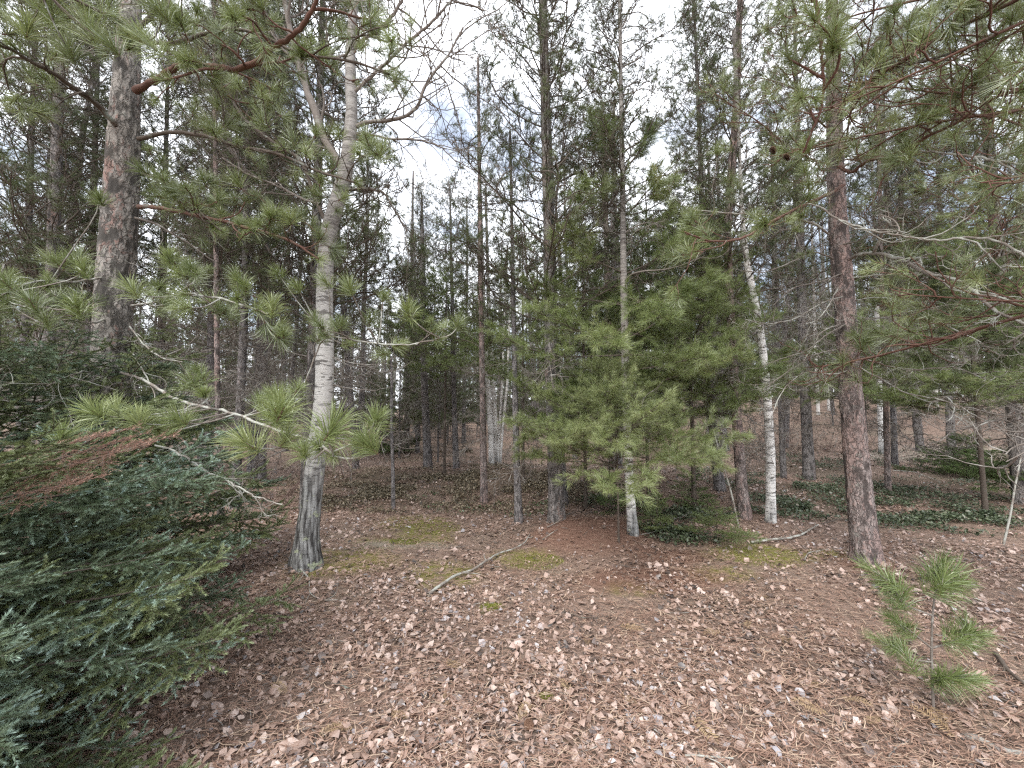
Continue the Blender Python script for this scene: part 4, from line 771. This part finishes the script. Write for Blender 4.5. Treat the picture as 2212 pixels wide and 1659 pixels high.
# dead rusty branch on the second spruce
t, b = bpy.data.objects['spruce_tree.001'], None
b = np.array(t.location); dm = mk_spruce_branch(90, 1.1, 480, .0024, .013, NEED_DEAD, 9, .30)
for k, (px, py, Yb, az, el_, s) in enumerate([(-40, 1060, 1.75, 6, 19, .72), (-90, 1010, 1.8, 2, 15, .7), (-10, 1050, 1.8, 12, 21, .6), (30, 1020, 1.8, 8, 20, .5), (-60, 1090, 1.7, -4, 14, .55)]):
    o = put_branch(t, b, W(px, py, Yb), R(az), R(el_), s, dm, 'dead_branch', 'dead_needles', roll=.3); o['label'] = 'dead branch with rusty red needles'

# bare brush -------------------------------------------------------------------
def brush(px, py, H, n, label, seed, wood=WOOD_DEAD, spread=.35, name='bare_shrub'):
    p = hit(px, py); q = np.random.default_rng(seed); b = np.array([p[0], p[1], G(p[0], p[1])]); t = thing(name, b, label, 'shrub')
    for k in range(n):
        g = Geo(); d = np.array([[q.normal(0, spread), q.normal(0, spread), 1.]]); A = grow(b[None] + q.normal(0, .05, (1, 3)) * [1, 1, 0], d, H * q.uniform(.6, 1.1), 10, .25, .0, q)
        tubes(g, A, np.linspace(.010, .004, 10)[None], 4); S, D, _, _ = kids(A, 10, .25, .98, 40, 12, 0, q); B = grow(S, D, H * .3 * q.uniform(.4, 1.2, len(S)), 7, .4, .1, q)
        tubes(g, B, np.linspace(.0045, .0025, 7)[None] * np.ones((len(B), 1)), 3); S, D, _, _ = kids(B, 4, .2, .98, 42, 12, 0, q); B = grow(S, D, H * .13 * q.uniform(.4, 1.2, len(S)), 5, .4, .1, q); tubes(g, B, np.linspace(.0028, .0016, 5)[None] * np.ones((len(B), 1)), 3)
        link('stem', g.mesh('stem', [wood], True, b), t)
BR = m_wood('red_brown_twigs', (.16, .10, .085), (.26, .19, .165), 15)
brush(1715, 985, 1.0, 5, 'tangle of reddish brown bare twigs left of the dark pine', 1, BR, .5)
brush(1780, 975, .8, 4, 'bare twiggy shrub between the dark pine and the reddish scaly pine', 2, BR, .5)
brush(1425, 1085, .75, 4, 'bare twiggy shrub under the feathery white pine', 3, BR, .6)
brush(740, 1040, .8, 4, 'thin bare twigs right of the old birch', 4, BR, .6)
brush(600, 1090, .6, 4, 'low tangle of purplish twigs left of the old birch base', 5, BR, .8)
brush(1130, 960, 1.0, 4, 'bare shrub on the bank right of the birch clump', 6, BR, .5)

# fallen branches and sticks -----------------------------------------------------
def stick(pts, r0, r1, label, name='fallen_branch', wood=WOOD_LICH, seed=0, kidsn=3, lift=.01):
    q = np.random.default_rng(seed); P = np.array([hit(x, y) for x, y in pts]); Q = resample(P, len(P) * 6)
    Q[:, 2] = gzv(Q[:, 0], Q[:, 1]) + lift + r0 + .015 * np.abs(np.sin(np.linspace(0, 3.1 * len(P) / 3, len(Q)))); base = Q[0].copy()
    g = Geo(); tubes(g, Q[None], np.linspace(r0, r1, len(Q))[None] * q.uniform(.85, 1.15, len(Q)), 7)
    if kidsn:
        S, D, _, _ = kids(Q[None], kidsn, .2, .95, 45, 10, .8, q); D[:, 2] = np.abs(D[:, 2]) * .4; B = grow(S, D, .08 + .2 * q.random(len(S)), 6, .35, -.1, q)
        tubes(g, B, np.linspace(r1 * .9, r1 * .4, 6)[None] * np.ones((len(B), 1)), 5)
    o = link(name, g.mesh(name, [wood], True, base), None, tuple(base)); tag(o, label, 'branch' if name == 'fallen_branch' else 'stick'); return o
stick([(925, 1290), (960, 1268), (985, 1250), (1030, 1232), (1062, 1212), (1085, 1197), (1110, 1192), (1135, 1178), (1145, 1158)], .015, .006, 'long crooked fallen branch lying across the leaves in the middle', seed=1)
stick([(1622, 1176), (1660, 1174), (1700, 1170), (1735, 1158), (1768, 1140)], .016, .009, 'bent pale fallen branch in front of the white birch', seed=2)
stick([(1770, 1138), (1800, 1130), (1835, 1122)], .009, .006, 'short dark stick ending at the reddish scaly pine', 'fallen_stick', WOOD_DARK, 3)
stick([(1738, 1215), (1745, 1200), (1790, 1190)], .006, .004, 'small curved stick left of the reddish scaly pine foot', 'fallen_stick', WOOD_LICH, 4, 1)
stick([(628, 1222), (650, 1238), (668, 1255)], .010, .006, 'stubby pale stick at the foot of the old birch', 'fallen_stick', WOOD_LICH, 5, 1)
stick([(668, 1255), (668, 1290), (700, 1302), (735, 1303)], .005, .003, 'thin curling twig below the old birch', 'fallen_stick', WOOD_LICH, 6, 2)
stick([(1172, 1168), (1205, 1148)], .007, .004, 'short straight stick on the reddish mound left side', 'fallen_stick', WOOD_LICH, 7, 0)
stick([(1182, 1142), (1210, 1130), (1232, 1112)], .007, .004, 'stick leaning past the foot of the tall central pine', 'fallen_stick', WOOD_LICH, 8, 1)
stick([(1930, 1018), (1980, 1022), (2035, 1045)], .010, .006, 'pale stick lying on the green ground cover at the right', 'fallen_stick', WOOD_LICH, 9, 1)
stick([(1480, 1640), (1530, 1648), (1560, 1642), (1585, 1650)], .005, .003, 'pale forked twig at the bottom edge', 'fallen_stick', WOOD_LICH, 10, 2)
stick([(1920, 1640), (1955, 1615), (1972, 1600)], .004, .003, 'short pale twig standing out near the lower right corner', 'fallen_stick', WOOD_LICH, 11, 0)
stick([(1890, 1420), (1930, 1470), (1980, 1495)], .004, .002, 'dark thin twig at the foot of the knee high pine sapling', 'fallen_stick', WOOD_DARK, 12, 2)
stick([(1385, 1165), (1420, 1158), (1460, 1128), (1500, 1118)], .006, .003, 'thin arched twig right of the pale barked pine base', 'fallen_stick', WOOD_LICH, 13, 3, .05)
stick([(560, 1310), (590, 1300), (620, 1308)], .004, .003, 'short twig lying beside the spruce tips', 'fallen_stick', WOOD_LICH, 14, 1)
stick([(1215, 1325), (1260, 1345), (1300, 1340)], .004, .003, 'short twig among the leaves right of centre', 'fallen_stick', WOOD_DARK, 15, 1)
stick([(700, 1480), (760, 1500), (800, 1495)], .004, .003, 'short brown twig among the leaves in front', 'fallen_stick', WOOD_DARK, 16, 1)
stick([(2070, 1592), (2110, 1600), (2150, 1620), (2200, 1628), (2260, 1652)], .017, .012, 'weathered brown branch half sunk in litter in the lower right corner', 'fallen_branch', WOOD_DEAD, 18, 3, -.022)
stick([(2150, 1420), (2180, 1465), (2230, 1500)], .014, .008, 'dark decayed branch right of the knee high pine sapling', 'fallen_branch', WOOD_DARK, 19, 2)
def leaner(a, b_px, Yb, label, r0, seed, m_=BIRCH_C):
    p = hit(*a); q = W(*b_px, Yb); g = Geo(); A = resample(np.array([p - [0, 0, .03], (p * 2 + q) / 3 + [.02, 0, 0], (p + 2 * q) / 3, q]), 16)[None]; tubes(g, A, np.linspace(r0, r0 * .6, 16)[None], 8)
    tag(link('leaning_stick', g.mesh('leaning_stick', [m_], True, p), None, tuple(p)), label, 'stick')
leaner((1597, 1140), (1540, 925), 5.6, 'thin whitish stick leaning left toward the dark grey pine', .012, 1, WOOD_LICH)
leaner((2166, 1176), (2206, 985), 4.9, 'thin grey stick leaning near the right edge', .012, 2, WOOD_LICH)

# ground cover: leaves, straw, moss, plants -----------------------------------------
LEAFM = m_leaf('fallen_leaves', [(0, (.05, .04, .035)), (.2, (.13, .088, .07)), (.42, (.34, .225, .175)), (.66, (.46, .325, .265)), (.86, (.53, .41, .35)), (.93, (.30, .28, .30)), (1, (.52, .48, .47))], .15, gloss=.08, rough=.5, amt=.0, rnd=False)
LEAFO = m_leaf('fallen_leaf_single', [(0, (.06, .05, .045)), (.15, (.17, .11, .085)), (.42, (.30, .20, .155)), (.66, (.42, .30, .24)), (.84, (.47, .36, .30)), (.93, (.27, .26, .28)), (1, (.48, .44, .43))], .15, gloss=.08, rough=.5, amt=.9)
STRAWM = m_leaf('pine_straw', [(0, (.10, .065, .05)), (.35, (.26, .155, .115)), (.7, (.39, .25, .185)), (1, (.55, .42, .31))], .1, gloss=.05, rnd=False)
def leaf_shape(r, n=1):
    """n leaves: (n,11,3) points, unit length, curled; faces as triangles"""
    u = np.array([0, .15, .40, .74, 1.06]); w = np.array([.02, .29, .38, .17, .0])
    wr = w[None] * r.uniform(.45, 1.1, (n, 1)); cu = r.normal(0, .45, (n, 1)); fo = r.uniform(-.25, .6, (n, 1)); tw = r.normal(0, .3, (n, 1))
    mz = cu * (u - .5)**2 * 1.2 + r.normal(0, .03, (n, 5))
    c = np.stack([np.broadcast_to(u, (n, 5)) - .5, r.normal(0, .03, (n, 5)), mz], -1)
    l = c + np.stack([0 * mz, wr, wr * (fo + tw) ], -1); q = c + np.stack([0 * mz, -wr, wr * (fo - tw)], -1)
    l += r.normal(0, .05, (n, 5, 3)); q += r.normal(0, .05, (n, 5, 3))
    return np.concatenate([c, l[:, 1:4], q[:, 1:4]], 1)
def leaf_simple(r, n):
    w = r.uniform(.22, .42, n); f = r.uniform(-.1, .35, n); c = r.normal(0, .15, n); z = np.zeros(n)
    return np.stack([np.stack([z - .5, z, c], -1), np.stack([z, w, f], -1), np.stack([z + .5, z, -c * r.random(n)], -1), np.stack([z, -w, f * .6], -1)], 1)
LS = np.array([[0, 1, 2], [0, 2, 3]])
def leaf_mid(r, n):
    V = leaf_simple(r, n); b, l, t, e = [V[:, i] for i in range(4)]; k = r.uniform(.55, .8, (n, 1)); j = r.normal(0, .05, (4, n, 3))
    return np.stack([b, l * .95 + b * .12 + j[0], t * .5 + l * k + j[1], t, t * .45 + e * k + j[2], e * .95 + b * .12 + j[3]], 1)
LM = np.array([[0, 1, 5], [1, 2, 5], [5, 2, 4], [2, 3, 4]])
LF = np.array([[0, 1, 5], [1, 2, 6], [1, 6, 5], [2, 3, 7], [2, 7, 6], [3, 4, 7], [0, 8, 1], [1, 9, 2], [1, 8, 9], [2, 10, 3], [2, 9, 10], [3, 10, 4]])
def rots(r, n, tilt=.35):
    a = r.uniform(0, 6.28, n); x, y = r.normal(0, tilt, n), r.normal(0, tilt, n); ca, sa = np.cos(a), np.sin(a); z = np.zeros(n); o = np.ones(n)
    Z = np.stack([np.stack([ca, -sa, z], -1), np.stack([sa, ca, z], -1), np.stack([z, z, o], -1)], -2)
    cx, sx, cy, sy = np.cos(x), np.sin(x), np.cos(y), np.sin(y)
    Xm = np.stack([np.stack([o, z, z], -1), np.stack([z, cx, -sx], -1), np.stack([z, sx, cx], -1)], -2); Ym = np.stack([np.stack([cy, z, sy], -1), np.stack([z, o, z], -1), np.stack([-sy, z, cy], -1)], -2)
    return Z @ Xm @ Ym
def scatter(n, ymin, ymax, r, p=1.6, half=1.45):
    y = ymin + (ymax - ymin) * r.random(n)**p; x = (r.random(n) * 2 - 1) * (half * y + .6); return x, y
r = np.random.default_rng(21)
# density: patches, thin on moss / straw corner
def leafmap(x, y): return np.clip(.50 + 2.2 * fbm(x * 1.1 + 5, y * .9, 0 * x, 3, 77), .05, 1) * np.where((x > .8) & (y < 2.2), .55, 1)
x, y = scatter(210000, .85, 14, r, 2.0); thin = np.ones(len(x))
for px, py, rad in ((930, 1150, .6), (880, 1172, .55), (1160, 1212, .4), (1640, 1198, .55), (1270, 1150, .8), (1560, 1240, .4), (740, 1210, .5), (1090, 1195, .3), (960, 1240, .3)):
    h_ = hit(px, py); thin *= 1 - .8 * np.exp(-(((x - h_[0])**2 + (y - h_[1])**2) / rad**2)**1.5)
k = r.random(len(x)) < leafmap(x, y) * thin; x, y = x[k], y[k]; g = Geo()
for near, lo_, hi_ in ((2, 0, 1.5), (1, 1.5, 3.8), (0, 3.8, 99)):
    k = (y >= lo_) & (y < hi_); xx, yy = x[k], y[k]; n = len(xx); sz = r.gamma(4, .0066, n).clip(.011, .065) * (1 + .06 * yy)
    V = np.einsum('nij,nkj->nki', rots(r, n, .36), (leaf_simple, leaf_mid, leaf_shape)[near](r, n) * sz[:, None, None]) + np.stack([xx, yy, gzv(xx, yy) + r.uniform(.003, .026, n)], -1)[:, None]
    cv = np.clip(r.beta(1.7, 1.7, n) + .55 * fbm(xx * 1.6, yy * 1.6, 0 * xx, 3, 5) - .10 * sst(5, 9, yy), 0, 1); m = V.shape[1]
    g.add(V, t=((LS, LM, LF)[near][None] + (np.arange(n) * m)[:, None, None]).reshape(-1, 3), a=np.repeat(cv, m))
ll = link('leaf_litter', g.mesh('leaf_litter', [LEAFM]), kind='stuff')
ll['label'] = 'curled brown and grey fallen leaves covering the forest floor'; ll['category'] = 'leaf litter'
# the largest leaves one by one
LV = []
for i in range(12): g = Geo(); g.add(leaf_shape(r, 1)[0], t=LF, a=r.random()); LV.append(g.mesh('fallen_leaf', [LEAFO]))
pl = []
while len(pl) < 290:
    yy = .95 + 1.9 * r.random()**1.3; xx = r.uniform(-1.15, 1.35) * yy
    if xx < -1.0 + .1 * yy: continue
    if all((xx - a)**2 + (yy - b)**2 > .0028 for a, b in pl): pl.append((xx, yy))
for xx, yy in pl:
    s = r.uniform(.036, .058); o = link('fallen_leaf', LV[r.integers(12)], None, (xx, yy, float(gzv(xx, yy)) + .024), (r.normal(0, .3), r.normal(0, .3), r.uniform(0, 6.28)), s)
    tag(o, 'large curled dry leaf lying on top of the leaf litter in front', 'leaf', 'large dry leaves on the forest floor in front')
# straw
n = 110000; x, y = scatter(n, .8, 9, r, 1.9); dens = np.where((x > .4) & (y < 2.4), 1, .55 + .45 * (fbm(x, y, 0 * x, 2, 3) > 0)); k = r.random(n) < dens; x, y = x[k], y[k]; n = len(x)
a = r.uniform(0, 6.28, n) * .5 + 1.9 * fbm(x * 1.5, y * 1.5, 0 * x, 2, 50) * 3; ln = r.uniform(.05, .13, n); ww = .0016 + .0005 * y
d = np.stack([np.cos(a), np.sin(a) * .7, r.normal(0, .10, n)], -1); c = np.stack([x, y, gzv(x, y) + r.uniform(.008, .042, n)], -1); sd = nrm(np.cross(d, [0, 0, 1.])) * ww[:, None] * .7
bd = nrm(np.cross(d, [0, 0, 1.])) * (r.normal(0, .12, n) * ln)[:, None]
V = np.stack([c - d * ln[:, None] * .5 + sd, c - d * ln[:, None] * .5 - sd, c + bd - sd, c + bd + sd, c + d * ln[:, None] * .5], 1); o = np.arange(n)[:, None] * 5; g = Geo()
g.add(V, q=np.concatenate([o, o + 1, o + 2, o + 3], 1), t=np.concatenate([o + 3, o + 2, o + 4], 1), a=np.repeat(np.clip(r.beta(2, 2, n) + .1, 0, 1), 5))
o = link('pine_straw', g.mesh('pine_straw', [STRAWM]), kind='stuff'); o['label'] = 'rusty dry pine needles strewn over the forest floor'; o['category'] = 'pine straw'
# tiny twigs
n = 1500; x, y = scatter(n, .9, 9, r, 1.6); a = r.uniform(0, 6.28, n); D = np.stack([np.cos(a), np.sin(a), r.normal(0, .05, n)], -1); S = np.stack([x, y, gzv(x, y) + .02], -1)
P_ = grow(S, D, r.uniform(.05, .25, n), 5, .25, 0, r); P_[..., 2] = gzv(P_[..., 0], P_[..., 1]) + .018; g = Geo(); tubes(g, P_, np.linspace(.002, .0012, 5)[None] * r.uniform(.6, 1.6, (n, 1)), 4)
link('twig_litter', g.mesh('twig_litter', [WOOD_DEAD], True), kind='stuff')
# green creeping plants
def plants(name, spots, n, size, mat, seed, label, lift=(.02, .10)):
    q = np.random.default_rng(seed); g = Geo()
    for px, py, rx, ry, w in spots:
        p = hit(px, py); m = int(n * w); ang = q.uniform(0, 6.28, m); rd = q.random(m)**.75 * 1.15; x = p[0] + rx * rd * np.cos(ang); y = p[1] + ry * rd * np.sin(ang)
        k = fbm(x * 2.2, y * 2.2, 0 * x, 3, seed) + q.normal(0, .04, m) > .0; x, y = x[k], y[k]; m = len(x)
        V = np.einsum('nij,nkj->nki', rots(q, m, .5), leaf_simple(q, m) * (size * q.uniform(.6, 1.3, m))[:, None, None]) + np.stack([x, y, gzv(x, y) + q.uniform(*lift, m)], -1)[:, None]
        g.add(V, t=(LS[None] + (np.arange(m) * 4)[:, None, None]).reshape(-1, 3), a=np.repeat(q.random(m), 4))
    o = link(name, g.mesh(name, [mat]), kind='stuff'); o['label'] = label; o['category'] = 'ground cover'
plants('creeping_plants', [(1740, 1105, .9, .6, .5), (1990, 1120, 1.5, .7, .9), (1480, 1160, .5, .3, .2), (1720, 1050, 1.7, 1.7, 1), (2050, 1070, 2.3, 1.6, 1.2), (1990, 1000, 1.6, 1.4, .6), (1760, 1000, 1.2, 1.0, .4), (2150, 1120, 1.2, .8, .5), (1480, 1110, .7, .5, .3), (1330, 1090, .6, .5, .2)], 8000, .042, m_leaf('wintergreen_leaves', [(0, (.035, .05, .028)), (.5, (.075, .10, .05)), (.9, (.13, .165, .09)), (1, (.22, .2, .15))], .15, gloss=.05, rough=.4, rnd=False), 1, 'dark glossy green creeping plants on the right slope')
plants('brown_ground_cover', [(960, 1035, 3.6, 2.2, 1.6), (1130, 1050, 1.6, 1.6, .7), (800, 1070, 1.6, 1.2, .6), (1010, 975, 4, 3, 1), (1600, 960, 4, 3, .8)], 13000, .045, m_leaf('olive_brown_leaves', [(0, (.05, .042, .025)), (.4, (.12, .10, .06)), (.8, (.25, .20, .13)), (1, (.42, .35, .26))], .15, gloss=.04, rough=.5, rnd=False), 2, 'olive brown low plants covering the bank behind the old birch', (.01, .07))
plants('small_green_plants', [(915, 1075, .4, .2, .02), (1140, 1110, .4, .3, .08), (1010, 1100, .6, .3, .03), (1180, 1090, .3, .2, .03)], 5200, .04, m_leaf('bright_green_leaves', [(0, (.05, .09, .03)), (1, (.12, .19, .07))], .2, gloss=.08, rnd=False), 3, 'scattered bright green leaves of small floor plants', (.02, .06))
# moss clumps
MOSS = m_leaf('moss_green', [(0, (.14, .15, .03)), (1, (.32, .34, .07))], .1, gloss=.02, rnd=False)
def moss(px, py, rad, label, seed):
    p = hit(px, py); q = np.random.default_rng(seed); m = int(2600 * min(1, rad / .1)); a = q.uniform(0, 6.28, m); rd = np.sqrt(q.random(m)) * rad; x = p[0] + rd * np.cos(a); y = p[1] + rd * np.sin(a) * .7
    S = np.stack([x, y, gzv(x, y) + .012 * (1 - (rd / rad)**2)], -1); d = nrm(np.stack([q.normal(0, .5, m), q.normal(0, .5, m), np.ones(m)], -1)) * q.uniform(.010, .022, (m, 1)); w = nrm(np.cross(d, q.normal(size=(m, 3)))) * .0018
    g = Geo(); base = np.array([p[0], p[1], float(gzv(p[0], p[1]))]); g.add(np.stack([S + w, S - w, S + d], 1), t=np.arange(m * 3).reshape(-1, 3), a=np.repeat(q.random(m), 3))
    tag(link('moss_clump', g.mesh('moss_clump', [MOSS], origin=base), None, tuple(base)), label, 'moss')
moss(1178, 1508, .045, 'small bright yellow green moss cushion among the front leaves', 1)
moss(1060, 1312, .09, 'mossy green clump in the middle of the leaf litter', 2)
moss(930, 1140, .45, 'broad yellowish moss patch on the ground left of the tall central pine', 3)
moss(1160, 1215, .30, 'thin moss patch below the long crooked fallen branch', 4)
moss(1640, 1200, .45, 'yellow moss patch below the bent pale fallen branch', 5)
moss(875, 1170, .20, 'little moss patch near the old birch on pale soil', 6)
k = hit(1142, 1578); tag(link('pine_cone', CONE, None, tuple(k + [0, 0, .03]), (1.2, .3, .5), 1.15), 'brown open pine cone lying among leaves near the bottom', 'pine cone')
# dried fern fronds
FERN = m_leaf('dry_fern', [(0, (.28, .18, .10)), (1, (.48, .36, .22))], .2, gloss=.03)
def mk_fern(seed):
    q = np.random.default_rng(seed); g = Geo(); n = 22; t_ = np.linspace(0, 1, n); ax = np.stack([t_ * .30, .03 * np.sin(t_ * 2.5 + seed), .02 + .02 * np.sin(t_ * 3.1)], -1); tubes(g, ax[None], np.linspace(.0018, .0006, n)[None], 4)
    for s in (-1, 1):
        L_ = .085 * np.sin(np.pi * np.clip(t_ * .9 + .1, 0, 1))**.8 * q.uniform(.6, 1.1, n); b = ax; tip = b + np.stack([.35 * L_, s * L_, q.normal(0, .012, n)], -1); w = np.array([.006, 0, 0]); md = (b + tip) / 2 + [0, 0, .006]
        V = np.stack([b, md - w, tip, md + w], 1); g.add(V, q=np.arange(n * 4).reshape(-1, 4), a=.5 + .3 * np.repeat(q.random(n), 4))
    return g.mesh('dry_fern_frond', [FERN])
FR = [mk_fern(i) for i in range(4)]
for i, (px, py) in enumerate([(1000, 1455), (960, 1500), (1240, 1500), (760, 1580), (1270, 1400), (1550, 1370), (1620, 1365), (1500, 1560), (1380, 1540), (1820, 1520), (1780, 1545), (2060, 1600), (1900, 1560), (690, 1600), (1700, 1400), (1340, 1360), (1120, 1560), (2000, 1540), (1650, 1300), (620, 1500), (880, 1560), (1760, 1480)]):
    p = hit(px, py); o = link('dry_fern_frond', FR[i % 4], None, (p[0], p[1], float(gzv(p[0], p[1])) + .012), (r.normal(0, .1), r.normal(0, .1), r.uniform(0, 6.28)), r.uniform(.35, .6))
    tag(o, 'curled orange brown dry fern frond lying flat on the litter', 'fern frond', 'dry fern fronds on the forest floor')

# pines further back -------------------------------------------------------------------
q = np.random.default_rng(42); placed = []
def unit_trunk(i):
    rr = np.random.default_rng(i); n = 8; z = np.linspace(-.2, 13, n); P = np.stack([np.cumsum(rr.normal(0, .05, n)), np.cumsum(rr.normal(0, .05, n)), z], -1); P[:2, :2] = 0
    return trunk_mesh(P, np.linspace(.105, .03, n), BARK_F, (0, 0, 0), 9, 34, 0, .3)
UT = [unit_trunk(i) for i in range(5)]
def bx(o): return 1106 + F * o[0] / o[1]
spots_ = []
tries = 0
while len(spots_) < 180 and tries < 20000:
    tries += 1; Y = 9.5 + 36 * q.random()**1.15; X = q.uniform(-1.5, 1.5) * Y
    if min([(X - a)**2 + (Y - b)**2 for a, b in spots_] + [99]) < (1.25 + Y * .03)**2: continue
    px = 1106 + F * X / Y
    if 880 < px < 980 and Y < 15: continue
    if Y < 14 and 1000 < px < 1120: continue
    if Y < 13 and q.random() < .5: continue
    spots_.append((X, Y))
HERO = [(52, 'dark pine at the far left edge'), (110, 'sturdy dark pine near the left edge'), (255, 'thick grey scaly pine'), (470, 'slim red barked pine'), (690, 'old leaning birch'), (917, 'grey brown bank pine'), (1042, 'slender reddish pine'),
    (1190, 'tall straight centre pine'), (1352, 'slim pale barked pine'), (1590, 'brown pine'), (1648, 'leaning white birch'), (1835, 'reddish scaly pine'), (1912, 'slim reddish trunk'), (2160, 'large grey right edge pine')]
ORD = ['first', 'second', 'third', 'fourth', 'fifth', 'sixth', 'seventh', 'eighth', 'ninth', 'tenth']
def where(pts, kind):
    out = {}; by = {}
    for X, Y in pts:
        px = 1106 + F * X / Y; h = min(HERO, key=lambda t: abs(t[0] - px)); by.setdefault((h, px > h[0]), []).append((abs(px - h[0]), X, Y))
    for (h, rt), l in by.items():
        for n_, (d, X, Y) in enumerate(sorted(l)): out[(X, Y)] = '%s, %s to the %s of the %s' % (kind, ORD[n_] if n_ < 10 else 'far', 'right' if rt else 'left', h[1])
    return out
def lab(px, Y):
    side = 'behind the left side spruces' if px < 650 else 'beyond the bank' if px < 1150 else 'behind the white pine saplings' if px < 1650 else 'on the right slope'
    return 'crowded background pines ' + side, 'thin faraway pine in the crowded woods ' + side
NEARL = where([s for s in spots_ if s[1] < 30], 'background pine')
for X, Y in sorted(spots_, key=lambda s: s[1]):
    px = 1106 + F * X / Y; gr, lb = lab(px, Y); lb = NEARL.get((X, Y), lb); b = (X, Y, G(X, Y)); gap = 870 < px < 990
    t = thing('red_pine', b, lb, 'pine tree', gr, q.uniform(0, 6.28)); t.rotation_euler[0], t.rotation_euler[1] = q.normal(0, .035), q.normal(0, .035); s = q.uniform(.85, 1.15) * (.95 if gap else 1)
    i = q.integers(4); link('trunk', UT[i], t, scale=(q.uniform(.7, 1.35) * s,) * 2 + (s * CH[i][0] / 13.2,)); link('crown', CROWNS[i], t, scale=s)
yp = []
for k in range(130):
    Y = 12 + 28 * q.random(); X = q.uniform(-1.4, 1.4) * Y
    if k >= 95: Y = q.uniform(17, 34); X = (q.uniform(780, 1160) - 1106) / F * Y
    yp.append((X, Y))
YL_ = where([s for s in yp if s[1] < 28], 'bushy young pine')
for X, Y in yp:
    b = (X, Y, G(X, Y)); t = thing('young_pine', b, YL_.get((X, Y), 'bushy young pine far back in the understory'), 'pine tree', 'bushy young pines in the background understory', q.uniform(0, 6.28))
    i = q.integers(2); s = q.uniform(.8, 1.3); link('trunk', UT[0], t, scale=(.3, .3, .27 * s * (1 if i == 0 else 1.35))); link('crown', YOUNGC[i], t, scale=s)
# the woods beyond, one mass
g = Geo(); n = 500; Y = q.uniform(34, 62, n); X = q.uniform(-1.45, 1.45, n) * Y; Zb = gz(X, Y) - Z0; Hh = q.uniform(9, 15, n)
P_ = np.stack([np.stack([X, Y, Zb - .3], -1), np.stack([X + q.normal(0, .2, n), Y, Zb + Hh * .5], -1), np.stack([X + q.normal(0, .3, n), Y, Zb + Hh], -1)], 1)
tubes(g, P_, np.array([[.14, .1, .03]]) * q.uniform(.7, 1.3, (n, 1)), 5, m=0)
k = np.repeat(np.arange(n), 58); u = q.random(len(k)); S = P_[k, 0] * (1 - u[:, None]) + P_[k, 2] * u[:, None]; az = q.uniform(0, 6.28, len(k)); rad = q.uniform(.2, 2.2, len(k)) * (1.1 - u)
S = S + np.stack([np.cos(az) * rad, np.sin(az) * rad, q.normal(0, .2, len(k))], -1); S[:, 2] += .5
needles(g, S, np.stack([np.cos(az), np.sin(az), 0 * az + .5], -1), 6, .5, .115, .3, 10, 80, .05, 1, q, m=1)
o = link('distant_woods', g.mesh('distant_woods', [BARK_G, NEED_MIDF]), kind='stuff'); o['label'] = 'dense distant woods of thin trunks and dark needles behind all the trees'; o['category'] = 'woods'
